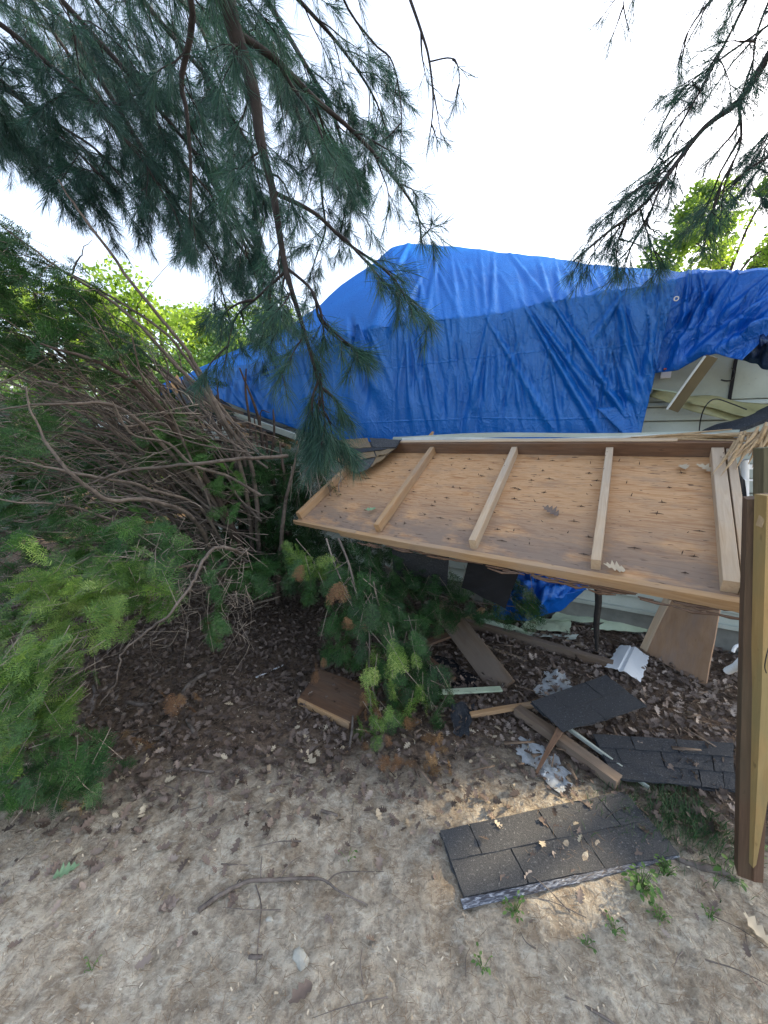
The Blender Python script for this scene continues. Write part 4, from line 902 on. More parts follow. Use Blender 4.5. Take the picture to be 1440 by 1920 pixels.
weed(1420, 1600, 14, .02, 'green plant at the right edge behind the gate post foot', .06)
g = Geo(); n = 2600
c = G(1310, 1545); x = c[0] + rng.normal(-.02, .15, n); y = c[1] + rng.normal(.02, .09, n); k = x < 1.42; x, y = x[k], y[k]; n = len(x)
BL = (np.array([[-.02, 0, 0], [.02, 0, 0], [.05, .25, .5], [0, .25, .5], [.1, .6, .75], [.09, .6, .75]]), np.array([[0, 1, 2, 3], [3, 2, 4, 5]]))
v, f, t = inst(*BL, rotz(rng.uniform(0, 6.28, n)) @ (np.eye(3)[None]*rng.uniform(.02, .06, n)[:, None, None]), np.stack([x, y, gh(x, y)], -1)); g.add(v, f, t)
tag(g.build('grass_patch', M['grass'], loc=(0, 0, 0)), 'dark grass tuft left of the gate post foot', None, None, 'stuff')

# ---------------------------------------------------------------- white pine boughs
def needles(g, P, T, n, L, wid, spread, droop, tint):
    """n needles spread along a twig P (path) pointing outwards and forward"""
    s = rng.uniform(.12, 1, n)**.8; seg = s*(len(P)-1.001); i = seg.astype(int); fr = (seg-i)[:, None]
    base = P[i]*(1-fr) + P[i+1]*fr; tan = nrm(P[i+1]-P[i])
    rv = nrm(rng.normal(size=(n, 3))); side = nrm(rv - tan*np.sum(rv*tan, 1, keepdims=True))
    a = rng.normal(spread, .22, n)[:, None]; d = nrm(tan*np.cos(a) + side*np.sin(a) + V(0, 0, -droop))
    ln = rng.uniform(.75, 1.15, n)[:, None]*L; mid = base + d*ln*.5; tip = base + d*ln + V(0, 0, -1)*ln*droop*.35
    w = nrm(np.cross(d, rng.normal(size=(n, 3))))*wid*.5
    v = np.stack([base-w*.6, base+w*.6, mid+w, tip, mid-w], 1).reshape(-1, 3)
    b = (np.arange(n)*5)[:, None]; f = np.concatenate([b+np.array([0, 1, 2, 4]), b+np.array([2, 3, 3, 4])], 1)
    f1 = b+np.array([[0, 1, 2, 4]]); f2 = b+np.array([[4, 2, 3, 3]])
    v = np.stack([base-w*.6, base+w*.6, mid+w, mid-w, tip+w*.15, tip-w*.15], 1).reshape(-1, 3); b = (np.arange(n)*6)[:, None]
    f = np.concatenate([b+np.array([[0, 1, 2, 3]]), b+np.array([[3, 2, 4, 5]])]); g.add(v, f, np.repeat(np.clip(tint + rng.normal(0, .12, n), 0, 1), 6))
def bough(path, r, wood, leaf, every=.16, sub=.45, twig=.14, nn=46, L=.085, wid=.0014, start=.1, droop=.25, spread=.55, tint=.45, bare=.0):
    """main limb along path; side limbs carry twigs; twigs carry needles"""
    path = even(path); path = smooth_path(path, max(10, len(path)*4)); wood.tube(path, r, 7)
    seg = np.linalg.norm(np.diff(path, axis=0), axis=1); cum = np.concatenate([[0], np.cumsum(seg)]); tot = cum[-1]; s = tot*start; sgn = 1
    def at(P, c, x): i = min(np.searchsorted(c, x, 'right')-1, len(P)-2); t = (x-c[i])/(c[i+1]-c[i]+1e-9); return P[i]*(1-t)+P[i+1]*t, nrm(P[i+1]-P[i])
    while s < tot:
        p, t = at(path, cum, s); rem = (1 - s/tot); ln = sub*(.45 + .75*rem)*rng.uniform(.6, 1.2)
        side = nrm(np.cross(t, V(0, 0, 1)) + rng.normal(0, .25, 3))*sgn
        d = nrm(t*.75 + side*.8 + rng.normal(0, .2, 3) + V(0, 0, -.15)); q = [p]; dd = d.copy(); m = 5
        for k in range(m): dd = nrm(dd + rng.normal(0, .12, 3) + V(0, 0, -droop*.35)); q.append(q[-1] + dd*ln/m)
        q = np.array(q); wood.tube(q, [.0035 + .004*rem, .0012], 4); qc = np.linspace(0, ln, m+1); x = ln*max(.25, bare); sg = 1
        while x < ln:
            p2, t2 = at(q, qc, x); l2 = twig*rng.uniform(.6, 1.2); sd = nrm(rng.normal(size=3)); d2 = nrm(t2*.9 + nrm(np.cross(t2, V(0, 0, 1)))*sg*.7 + sd*.35 + V(0, 0, -droop*.4))
            tp = np.array([p2, p2 + d2*l2*.5, p2 + nrm(d2 + V(0, 0, -droop*.5))*l2]); wood.tube(tp, [.0016, .0009], 3)
            needles(leaf, tp, None, nn, L, wid, spread, droop*.5, tint + rng.normal(0, .12)); x += twig*.42; sg = -sg
        needles(leaf, q[-3:], None, int(nn*1.6), L, wid, spread*.9, droop*.5, tint + rng.normal(0, .12))
        s += every*rng.uniform(.6, 1.3); sgn = -sgn
    needles(leaf, path[-4:], None, int(nn*2), L, wid, spread, droop*.5, tint)
def PX(pts): return [D(*p) for p in pts]
def even(pts, m=.32):
    out = [np.asarray(pts[0], float)]
    for a, b in zip(pts[:-1], pts[1:]):
        a = np.asarray(a, float); b = np.asarray(b, float); k = max(1, int(math.ceil(np.linalg.norm(b-a)/m)))
        out += [a + (b-a)*j/k for j in range(1, k+1)]
    return out
def tree_part_bough(tree, path, r, **kw):
    w = Geo(); l = Geo(); bough(path, r, w, l, **kw); o = w.build('bough', M['pine_bark'], tree, smooth=True); l.build('needles', M['pine_needle'], o); return o

pine = empty('pine_tree', (-2.6, -1.6, 0), 'big white pine reaching in from the upper left, long boughs hanging before the tarp', 'pine tree')
g = Geo(); g.tube(smooth_path([V(-2.6, -1.6, -.1), V(-2.55, -1.6, 2.5), V(-2.5, -1.5, 5.5), V(-2.5, -1.5, 9)], 16), [.24, .2, .15, .07], 12); g.build('trunk', M['pine_bark'], pine, smooth=True)
T1 = V(-2.52, -1.55, 3.6)
# leading hanging bough (with its side limbs) right in front
tree_part_bough(pine, [T1, V(-1.3, -.1, 3.5), D(400, -60, 1.25), D(440, 60, 1.3), D(475, 170, 1.32), D(490, 270, 1.33), D(512, 360, 1.33), D(535, 500, 1.32), D(570, 620, 1.3), D(600, 725, 1.28)],
    [.045, .04, .035, .03, .023, .012, .004], every=.085, sub=.32, twig=.10, nn=48, L=.085, start=.62, droop=.3, tint=.5)
tree_part_bough(pine, PX([(440, 60, 1.3), (520, 115, 1.4), (590, 185, 1.5), (660, 245, 1.6), (720, 310, 1.65), (780, 395, 1.7), (790, 455, 1.68)]), [.011, .007, .003], every=.13, sub=.34, twig=.11, nn=52, start=.15, tint=.5)
tree_part_bough(pine, PX([(512, 360, 1.33), (590, 400, 1.4), (650, 455, 1.45), (735, 520, 1.45), (748, 600, 1.42)]), [.007, .005, .002], every=.13, sub=.26, twig=.09, nn=52, start=.35, tint=.5)
tree_part_bough(pine, PX([(535, 500, 1.32), (585, 545, 1.3), (600, 600, 1.28), (640, 640, 1.27), (690, 665, 1.25)]), [.005, .002], every=.10, sub=.2, twig=.08, nn=52, start=.3, tint=.5)
tree_part_bough(pine, PX([(600, 700, 1.28), (606, 760, 1.27), (612, 820, 1.26)]), [.004, .002], every=.035, sub=.17, twig=.08, nn=70, start=.05, tint=.55, droop=.5, spread=.5)
tree_part_bough(pine, PX([(540, 505, 1.32), (480, 560, 1.4), (440, 600, 1.45), (420, 690, 1.45)]), [.005, .002], every=.12, sub=.24, twig=.1, nn=52, start=.2, tint=.4)
tree_part_bough(pine, [T1 + V(0, 0, .3), V(-1.4, 0, 3.7), D(355, -20, 1.6), D(340, 150, 1.7), D(350, 210, 1.72), D(358, 330, 1.75), D(355, 430, 1.8)], [.03, .025, .018, .012, .004], every=.12, sub=.4, twig=.12, nn=60, start=.5, tint=.3)
tree_part_bough(pine, [T1 + V(0, 0, .5), V(-.6, .4, 3.7), D(640, -10, 1.9), D(700, 80, 2.0), D(735, 115, 2.0), D(752, 200, 2.0), D(750, 310, 2.0)], [.02, .012, .006, .002], every=.13, sub=.28, twig=.1, nn=24, start=.5, tint=.5, bare=.4)
tree_part_bough(pine, PX([(755, -40, 2.0), (790, 60, 2.0), (805, 115, 2.0), (812, 200, 2.0), (800, 290, 2.0)]), [.007, .005, .002], every=.15, sub=.22, twig=.09, nn=18, start=.3, tint=.5, bare=.5)
tree_part_bough(pine, PX([(803, 116, 2.0), (848, 110, 2.0), (862, 145, 2.0), (855, 190, 2.0)]), [.003, .0015], every=.12, sub=.14, twig=.08, nn=18, start=.4, tint=.5, bare=.4)
# the dense upper-left mass, further back
dense = [([(-150, -60, 2.4), (20, 60, 2.5), (150, 170, 2.6), (260, 290, 2.6), (330, 400, 2.6)], .2), ([(-150, 60, 2.6), (0, 150, 2.7), (120, 260, 2.8), (220, 360, 2.8)], .15),
         ([(60, -60, 2.6), (170, 60, 2.7), (260, 160, 2.8), (360, 280, 2.9), (440, 400, 2.9), (470, 500, 2.9)], .3), ([(200, -80, 2.6), (300, 40, 2.7), (400, 160, 2.8), (470, 280, 2.9), (500, 400, 2.9)], .35),
         ([(330, -80, 2.8), (420, 20, 2.9), (520, 120, 3.0), (600, 220, 3.1), (660, 320, 3.1)], .4), ([(480, -80, 2.8), (560, 0, 2.9), (640, 90, 3.0), (700, 180, 3.1), (730, 260, 3.1)], .5),
         ([(-150, 200, 3.0), (0, 250, 3.1), (120, 330, 3.2), (190, 400, 3.2)], .1), ([(250, 250, 3.2), (330, 380, 3.3), (400, 480, 3.3), (430, 600, 3.3)], .3),
         ([(340, 300, 3.5), (420, 420, 3.5), (490, 520, 3.5), (540, 590, 3.5)], .35), ([(100, -100, 3.0), (180, 0, 3.1), (250, 100, 3.2), (310, 200, 3.3)], .2),
         ([(0, -100, 3.4), (100, 60, 3.5), (200, 200, 3.6), (290, 300, 3.6)], .15), ([(560, 100, 3.2), (620, 200, 3.3), (660, 330, 3.3), (640, 430, 3.3)], .45),
         ([(300, -60, 3.4), (380, 60, 3.5), (430, 200, 3.5), (440, 330, 3.5)], .25), ([(-200, 0, 3.6), (-60, 120, 3.6), (60, 240, 3.7), (150, 330, 3.7)], .1)]
dense += [([(40, -60, 4.0), (150, 80, 4.1), (260, 200, 4.2), (350, 320, 4.2)], .1), ([(-100, 100, 3.2), (60, 200, 3.3), (180, 280, 3.3), (270, 380, 3.3)], .1), ([(400, -80, 3.8), (480, 60, 3.9), (560, 180, 3.9), (620, 300, 3.9)], .35),
          ([(150, 60, 4.4), (280, 160, 4.5), (400, 260, 4.5), (500, 380, 4.5)], .2), ([(-100, -60, 4.4), (60, 40, 4.5), (220, 120, 4.5), (360, 180, 4.5)], .1), ([(420, 380, 3.8), (480, 480, 3.8), (500, 580, 3.8), (480, 650, 3.8)], .35),
          ([(200, -100, 4.8), (340, 0, 4.9), (470, 100, 5.0), (580, 220, 5.0)], .2), ([(-120, 160, 4.4), (20, 230, 4.5), (150, 280, 4.5), (260, 310, 4.5)], .05), ([(560, 220, 3.6), (600, 330, 3.6), (610, 430, 3.6), (580, 520, 3.6)], .45)]
for pts, tt in dense:
    P = PX(pts); P = [P[0] + (P[0]-P[1])*1.2] + P
    tree_part_bough(pine, P, [.018, .012, .004], every=.10, sub=.6, twig=.14, nn=52, L=.11, wid=.0024, start=.2, tint=tt*.8, droop=.3)
# second pine, right
pine2 = empty('pine_tree', (4.6, -1.2, 0), 'white pine at the right, its boughs hanging in from the upper right corner', 'pine tree')
g = Geo(); g.tube(smooth_path([V(4.6, -1.2, -.1), V(4.6, -1.15, 2.5), V(4.5, -1.1, 5.5), V(4.5, -1.1, 9)], 16), [.22, .19, .15, .07], 12); g.build('trunk', M['pine_bark'], pine2, smooth=True)
T2 = V(4.55, -1.1, 3.8)
kw = dict(every=.085, sub=.32, twig=.10, nn=34, start=.45, tint=.45, wid=.0015)
tree_part_bough(pine2, [T2, V(3.4, .6, 3.6), D(1500, 20, 2.0), D(1440, 105, 2.0), D(1385, 190, 2.0), D(1320, 240, 2.0), D(1250, 330, 2.0), D(1200, 390, 2.0), D(1140, 435, 2.0), D(1075, 490, 2.0)], [.035, .03, .024, .013, .004], **kw)
tree_part_bough(pine2, [T2 + V(0, 0, .3), V(3.2, .6, 3.9), D(1430, -60, 2.1), D(1400, 0, 2.1), D(1345, 110, 2.1), D(1290, 210, 2.1), D(1220, 320, 2.1)], [.03, .02, .009, .003], **kw)
kw['start'] = .15
tree_part_bough(pine2, PX([(1385, 190, 2.0), (1388, 270, 2.0), (1350, 350, 2.0), (1325, 425, 2.0)]), [.006, .002], **kw)
tree_part_bough(pine2, PX([(1200, 390, 2.0), (1215, 440, 2.0), (1240, 505, 2.0)]), [.004, .002], every=.07, sub=.18, twig=.09, nn=34, start=.2, tint=.55)
tree_part_bough(pine2, PX([(1180, 400, 2.0), (1160, 450, 2.0), (1155, 500, 2.0)]), [.004, .002], every=.09, sub=.14, twig=.08, nn=30, start=.2, tint=.55)
tree_part_bough(pine2, PX([(1540, 120, 2.4), (1480, 200, 2.4), (1440, 290, 2.4), (1400, 350, 2.4)]), [.009, .003], every=.09, sub=.34, twig=.1, nn=60, start=.3, tint=.3, wid=.002)
tree_part_bough(pine2, [D(1240, -160, 2.3), D(1200, -70, 2.3), D(1170, 0, 2.3), D(1180, 60, 2.3)], [.005, .002], every=.12, sub=.2, twig=.09, nn=22, start=.2, tint=.5, bare=.3)
tree_part_bough(pine2, [D(1440, -100, 2.5), D(1350, -20, 2.5), D(1290, 60, 2.5), D(1270, 130, 2.5)], [.007, .002], every=.12, sub=.3, twig=.1, nn=24, start=.2, tint=.5)

kw2 = dict(every=.08, sub=.30, twig=.10, nn=30, start=.2, tint=.45, wid=.0016)
for pts in ([(1330, 230, 2.1), (1250, 310, 2.1), (1180, 370, 2.1), (1110, 430, 2.1)], [(1290, 280, 1.95), (1240, 350, 1.95), (1210, 420, 1.95), (1170, 480, 1.95)], [(1480, 20, 2.3), (1380, 90, 2.3), (1300, 150, 2.3), (1250, 200, 2.3)],
            [(1500, 240, 2.2), (1450, 290, 2.2), (1400, 320, 2.2), (1340, 400, 2.2)], [(1460, -40, 1.9), (1420, 60, 1.9), (1410, 140, 1.9)]):
    tree_part_bough(pine2, PX(pts), [.006, .004, .002], **kw2)
# ---------------------------------------------------------------- yew foliage
def yew_spray(seed, L=.16, nside=6):
    """flat feathery spray: a twig along +x with side twigs, two ranks of needles"""
    r = np.random.default_rng(seed); v = []; f = []; n = 0
    def need(p, d, ln):
        nonlocal n
        d = nrm(d); w = nrm(np.cross(d, V(0, 0, 1)))*ln*.1; up = V(0, 0, r.normal(0, .12)*ln)
        for q in (p-w*.6, p+w*.6, p+d*ln*.6+w+up, p+d*ln*.6-w+up, p+d*ln+w*.3+up*1.5, p+d*ln-w*.3+up*1.5): v.append(q)
        f.extend([(n, n+1, n+2, n+3), (n+3, n+2, n+4, n+5)]); n += 6
    def twig(p0, d, ln, m):
        d = nrm(d); s = nrm(np.cross(V(0, 0, 1), d)); z = 0
        for k in range(m):
            t = (k+.3)/m; p = p0 + d*ln*t + V(0, 0, -.12*ln*t*t)
            for sg in (1, -1): need(p, d*.65 + s*sg + V(0, 0, r.normal(.1, .15)), .028*(1-.35*t)*r.uniform(.8, 1.15))
        need(p0+d*ln, d, .014)
    twig(V(0, 0, 0), V(1, 0, 0), L, 14)
    for k in range(nside):
        t = .1 + .7*k/nside; sg = 1 if k % 2 else -1; twig(V(L*t, 0, -.02*t*t), V(.8, sg*.75, r.normal(0, .12)), L*(.55-.3*t)*r.uniform(.8, 1.2), 7)
    return np.array(v), np.array(f)
SPRAY = [yew_spray(s) for s in range(6)]
def spray_rot(dirs, roll=.5):
    x = nrm(dirs); up = V(0, 0, 1) + rng.normal(0, roll, x.shape); y = nrm(np.cross(up, x)); z = np.cross(x, y); return np.stack([x, y, z], -1)
def sprays(g, P, dirs, size, tint, roll=.5):
    n = len(P); Mx = spray_rot(dirs, roll)*size[:, None, None]; w = rng.integers(0, len(SPRAY), n)
    for i, (pv, pf) in enumerate(SPRAY):
        m = w == i
        if m.any(): v, f, t = inst(pv, pf, Mx[m], P[m], tint[m]); g.add(v, f, t)
def foliage_blob(g, poly, Yr, n, dirm, size=(.7, 1.15), tint=(.3, .7), tw=None, roll=.5, dj=.45):
    """sprays filling the region seen at pixel polygon poly (list of centre x,y,rx,ry), forward distance in Yr"""
    P = []; T = []
    tot = sum(rx*ry for _, _, rx, ry in poly)
    for cx, cy, rx, ry in poly:
        k = int(n*rx*ry/tot)+1; a = rng.uniform(0, 6.28, k); q = np.sqrt(rng.random(k))
        Yd = rng.uniform(*Yr, k)
        for x, y, d in zip(cx+rx*q*np.cos(a), cy+ry*q*np.sin(a), Yd):
            p = D(x, y, d)
            if p[2] > gh(p[0], p[1]) + .02: P.append(p)
    P = np.array(P); k = len(P); dirs = nrm(np.asarray(dirm, float)[None] + rng.normal(0, dj, (k, 3)))
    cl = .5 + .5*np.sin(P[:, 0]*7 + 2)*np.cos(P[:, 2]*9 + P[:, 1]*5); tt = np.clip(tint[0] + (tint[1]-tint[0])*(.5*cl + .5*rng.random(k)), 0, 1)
    sprays(g, P, dirs, rng.uniform(*size, k), tt, roll)
    if tw is not None:
        for p, d in zip(P[::2], dirs[::2]): tw.tube(np.array([p - d*.07 + rng.normal(0, .01, 3), p, p + d*.10]), [.0016, .0013, .0008], 4)
    return P

bush = empty('yew_bush', (-1.25, 3.3, 0), 'sprawling flattened yew with bare brown stems splayed to the left over the ground', 'shrub')
# big splayed stems: pixel paths with forward distance, radius in m
ST = [([(470, 1130, 3.2), (440, 1000, 3.0), (350, 850, 2.8), (270, 740, 2.6), (180, 680, 2.4), (60, 640, 2.3)], .026), ([(490, 1120, 3.2), (480, 980, 3.1), (465, 860, 3.0), (420, 780, 2.9), (360, 660, 2.8), (270, 540, 2.7), (170, 400, 2.6), (120, 330, 2.6)], .020),
      ([(480, 1100, 3.2), (455, 900, 3.0), (400, 760, 2.9), (330, 680, 2.8), (230, 570, 2.7), (100, 480, 2.6), (-20, 385, 2.5)], .018), ([(500, 1100, 3.3), (455, 850, 3.2), (440, 800, 3.1), (395, 740, 3.0), (320, 640, 2.9), (180, 550, 2.8), (50, 500, 2.8)], .018),
      ([(540, 855, 2.6), (430, 862, 2.5), (320, 870, 2.4), (240, 878, 2.3), (170, 900, 2.2), (60, 930, 2.1)], .013), ([(420, 1100, 2.9), (380, 980, 2.6), (300, 930, 2.3), (210, 925, 2.1), (140, 870, 2.0), (90, 800, 2.0), (65, 710, 2.0)], .016),
      ([(450, 1100, 2.9), (380, 960, 2.7), (270, 915, 2.4), (160, 895, 2.2), (60, 870, 2.1), (-20, 850, 2.0)], .013), ([(460, 1060, 3.1), (400, 930, 2.9), (310, 840, 2.7), (250, 780, 2.5), (190, 750, 2.4), (100, 752, 2.2), (-20, 765, 2.1)], .018),
      ([(430, 1090, 2.7), (380, 1065, 2.4), (320, 1065, 2.2), (240, 1065, 2.1), (150, 1080, 2.0), (60, 1090, 1.9), (-30, 1110, 1.8)], .012), ([(465, 1040, 2.2), (430, 1028, 2.1), (400, 1025, 2.0), (370, 1050, 1.9), (345, 1095, 1.8), (310, 1140, 1.7), (250, 1190, 1.62), (190, 1240, 1.55), (180, 1290, 1.5), (140, 1340, 1.5)], .010),
      ([(440, 1090, 2.7), (360, 1110, 2.4), (280, 1120, 2.1), (200, 1150, 1.9), (120, 1180, 1.7)], .009), ([(500, 1120, 3.4), (520, 1000, 3.3), (530, 900, 3.2), (520, 830, 3.2)], .03), ([(520, 1130, 3.3), (528, 1010, 3.1), (545, 900, 3.0), (560, 840, 2.9)], .022),
      ([(460, 1120, 3.3), (430, 960, 3.2), (380, 860, 3.2), (330, 800, 3.1), (270, 760, 3.0)], .03), ([(400, 1080, 3.0), (300, 1010, 2.7), (180, 960, 2.4), (60, 940, 2.2), (-40, 930, 2.1)], .012), ([(420, 1060, 3.1), (310, 890, 2.9), (200, 800, 2.7), (80, 740, 2.6), (-30, 700, 2.6)], .016),
      ([(500, 1110, 3.3), (470, 950, 3.3), (400, 800, 3.3), (310, 700, 3.3), (200, 620, 3.3), (60, 560, 3.2)], .022), ([(430, 860, 2.9), (330, 760, 2.9), (320, 690, 2.9), (300, 640, 2.9)], .010), ([(260, 600, 2.7), (262, 560, 2.7), (345, 455, 2.7)], .004), ([(135, 530, 2.7), (160, 490, 2.7), (176, 450, 2.7)], .006)]
for pts, r0 in ST:
    pts = [(x_, y_, d_ - .22*min(1, i_)) for i_, (x_, y_, d_) in enumerate(pts)]; P = smooth_path(PX(pts), len(pts)*6); P += np.cumsum(rng.normal(0, .0035, P.shape), 0); r0 *= .95; g = Geo(); g.tube(P, [r0, r0*.85, r0*.7, r0*.45, r0*.2], 8); g.build('stem', M['yew_bark_dark' if r0 >= .022 else 'yew_bark'], bush, smooth=True)
def rnd_stem(k, mat, x0=(380, 500), y0=(930, 1130), Y0=(2.8, 3.5), x1=(-120, 120), y1=(620, 1130), Y1=(1.9, 3.2), r=(.005, .012), sg=1.):
    a = (rng.uniform(*x0), rng.uniform(*y0), rng.uniform(*Y0)); b = (rng.uniform(*x1), rng.uniform(*y1), rng.uniform(*Y1)); pts = []
    sag = rng.uniform(-90, 40)*sg
    for t in np.linspace(0, 1, 6): pts.append((a[0]*(1-t)+b[0]*t + rng.normal(0, 8), a[1]*(1-t)+b[1]*t + sag*math.sin(math.pi*t) + rng.normal(0, 12), a[2]*(1-t)+b[2]*t))
    P = PX(pts); P = [p if p[2] > .03 else V(p[0], p[1], .03) for p in P]; P = smooth_path(P, 22); rr_ = rng.uniform(*r); g = Geo(); g.tube(P, [rr_, rr_*.8, rr_*.3], 6); g.build('stem', M[mat], bush, smooth=True)
for k in range(64): rnd_stem(k, 'yew_bark')
for k in range(64): rnd_stem(k, 'yew_bark', x0=(380, 500), y0=(800, 1000), Y0=(2.6, 3.3), x1=(-120, 300), y1=(520, 820), Y1=(2.0, 3.0), r=(.005, .013), sg=.35)
for k in range(30): rnd_stem(k, 'yew_bark_dark', x0=(420, 560), y0=(1000, 1150), Y0=(3.1, 3.7), x1=(150, 520), y1=(640, 900), Y1=(2.9, 3.6), r=(.008, .024))
g = Geo()
for k in range(1500):     # tangle of fine bare twigs
    x = rng.uniform(-60, 540); y = rng.uniform(640, 1140); Yd = rng.uniform(2.3, 3.6)
    if y < 640 + (x-150)*.45 and x > 150: continue
    if x > 380 and Yd < 2.6: Yd += .7
    p = D(x, y, Yd)
    if p[2] < .05: continue
    ang = rng.normal(3.05, .38); d = V(math.cos(ang), rng.normal(0, .3), -math.sin(ang)*.6 + rng.normal(0, .3)); L = rng.uniform(.12, .5)
    q = smooth_path([p, p + d*L*.5 + rng.normal(0, .025, 3), p + d*L + rng.normal(0, .05, 3)], 6); q[:, 2] = np.maximum(q[:, 2], .02); g.tube(q, [rng.uniform(.0015, .0042), .001], 4)
for k in range(160):     # curly pale twigs at the lower middle
    x = rng.uniform(230, 470); y = rng.uniform(1000, 1200); p = D(x, y, rng.uniform(1.75, 2.4))
    if p[2] < .08: continue
    L = rng.uniform(.08, .25); d = V(rng.normal(-.2, .5), rng.normal(0, .3), rng.normal(-.6, .5)); q = smooth_path([p, p + d*L*.5 + rng.normal(0, .03, 3), p + d*L + rng.normal(0, .04, 3)], 6); q[:, 2] = np.maximum(q[:, 2], .02); g.tube(q, [.0022, .0009], 4)
for k in range(46):     # pale torn roots against the broken corner
    x = rng.uniform(545, 640); y = rng.uniform(845, 900); p = D(x, y, rng.uniform(2.9, 3.3)); L = rng.uniform(.15, .45); d = V(rng.normal(.0, .25), rng.normal(0, .2), -1)
    g.tube(smooth_path([p, p + d*L*.4 + rng.normal(0, .03, 3), p + d*L + rng.normal(0, .05, 3)], 7), [rng.uniform(.002, .006), .001], 5)
tag(g.build('fine_twigs', M['twig'], bush), kind='stuff')
tw = Geo(); g = Geo()
foliage_blob(g, [(60, 580, 150, 95), (150, 660, 150, 45), (10, 480, 60, 70), (250, 690, 60, 25)], (2.2, 3.0), 400, (-.6, -.3, .1), tint=(-.1, .4), tw=tw)
foliage_blob(g, [(330, 810, 60, 40), (380, 850, 40, 30), (290, 840, 35, 25)], (2.5, 2.8), 90, (-.3, -.6, -.2), tint=(.3, .8), tw=tw, size=(.6, 1.))
foliage_blob(g, [(430, 900, 30, 25), (440, 945, 20, 15)], (2.4, 2.7), 24, (-.3, -.6, -.2), tint=(.5, .9), size=(.6, .9))
foliage_blob(g, [(40, 820, 90, 60), (60, 960, 100, 60), (30, 1060, 70, 60)], (2.0, 2.7), 170, (-.6, -.4, -.1), tint=(.05, .5), tw=tw)
foliage_blob(g, [(230, 990, 110, 36), (300, 1040, 90, 36), (180, 1040, 110, 50)], (1.9, 2.4), 120, (-.4, -.5, -.2), tint=(.0, 1.), tw=tw)
foliage_blob(g, [(480, 1080, 60, 25), (430, 1060, 30, 20)], (2.2, 2.5), 40, (.3, -.6, 0), tint=(.2, .5))
foliage_blob(g, [(400, 1130, 14, 70)], (1.7, 1.85), 22, (.1, -.4, -.8), tint=(.3, .6), size=(.4, .7))
foliage_blob(g, [(480, 960, 70, 110), (530, 1000, 50, 100), (580, 1000, 30, 50), (590, 900, 60, 60), (520, 870, 60, 40), (600, 1020, 70, 40), (680, 1050, 50, 30), (440, 880, 60, 60), (400, 960, 60, 80)], (2.9, 3.7), 560, (-.2, -.2, -.5), tint=(-.2, .12), tw=tw, size=(.9, 1.5), roll=1.2)  # dark sprays added over the wall, its shade put into their tint
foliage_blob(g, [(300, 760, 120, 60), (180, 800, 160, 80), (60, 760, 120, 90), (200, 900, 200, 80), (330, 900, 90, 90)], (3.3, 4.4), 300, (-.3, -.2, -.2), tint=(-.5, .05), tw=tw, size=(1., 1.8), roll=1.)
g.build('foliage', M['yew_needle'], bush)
g = Geo()
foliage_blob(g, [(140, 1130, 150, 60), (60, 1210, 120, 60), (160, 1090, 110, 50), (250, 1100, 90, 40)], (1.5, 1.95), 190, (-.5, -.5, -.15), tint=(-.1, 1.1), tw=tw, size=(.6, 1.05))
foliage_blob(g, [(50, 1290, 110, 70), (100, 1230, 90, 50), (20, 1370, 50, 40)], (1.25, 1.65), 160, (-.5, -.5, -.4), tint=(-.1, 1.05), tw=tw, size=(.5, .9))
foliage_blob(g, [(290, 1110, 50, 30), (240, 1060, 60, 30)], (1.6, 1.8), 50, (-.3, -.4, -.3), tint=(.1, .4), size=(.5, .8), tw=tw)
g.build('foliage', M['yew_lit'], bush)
g = Geo()
foliage_blob(g, [(60, 1440, 110, 50), (130, 1420, 90, 45), (30, 1500, 70, 45), (170, 1470, 50, 25)], (1.2, 1.75), 170, (.3, -.5, .0), tint=(-.1, .7), tw=tw, size=(.5, .9))
g.build('foliage', M['yew_needle'], bush)
g = Geo(); foliage_blob(g, [(140, 1500, 50, 22), (90, 1475, 40, 20)], (1.3, 1.6), 26, (.4, -.4, -.1), tint=(.6, 1.), size=(.4, .7)); g.build('dead_foliage', M['yew_dead'], bush)
tag(tw.build('leafy_twigs', M['twig'], bush), kind='stuff')

# broken yew branch hanging below the frame
yb = empty('yew_branch', D(640, 1010, 2.3), 'broken yew branch with partly browned needles hanging in front of the raised wooden section', 'branch')
BR = [([(635, 1010, 2.3), (655, 1060, 2.15), (672, 1130, 2.02), (692, 1180, 1.95), (693, 1260, 1.85), (705, 1320, 1.78), (706, 1400, 1.68)], .008), ([(612, 1010, 2.35), (628, 1060, 2.2), (650, 1110, 2.1), (668, 1150, 2.0)], .006), ([(700, 1090, 2.2), (720, 1180, 2.05), (735, 1250, 1.95)], .005),
      ([(692, 1180, 1.95), (735, 1230, 1.9), (780, 1280, 1.85), (820, 1330, 1.8)], .004), ([(660, 1080, 2.2), (620, 1130, 2.2), (600, 1200, 2.1)], .004), ([(720, 1060, 2.5), (800, 1110, 2.5), (900, 1130, 2.5), (990, 1140, 2.5)], .008), ([(555, 1010, 2.5), (590, 1060, 2.4), (560, 1100, 2.35)], .003)]
for pts, r0 in BR: g = Geo(); g.tube(smooth_path(PX(pts), 24), [r0, r0*.7, r0*.3], 7); g.build('limb', M['yew_bark'] if r0 > .006 else M['twig'], yb, smooth=True)
g = Geo(); tw = Geo()
foliage_blob(g, [(610, 1075, 70, 36), (655, 1110, 50, 50), (645, 1190, 40, 60), (560, 1070, 40, 24)], (2.1, 2.5), 85, (-.1, -.3, -.7), tint=(.05, .6), tw=tw, size=(.6, 1.))
foliage_blob(g, [(720, 1180, 60, 80), (760, 1260, 60, 60), (800, 1310, 50, 50), (740, 1330, 40, 40), (690, 1130, 50, 50)], (1.78, 2.2), 190, (.2, -.3, -.8), tint=(-.2, .5), tw=tw, size=(.6, .95))
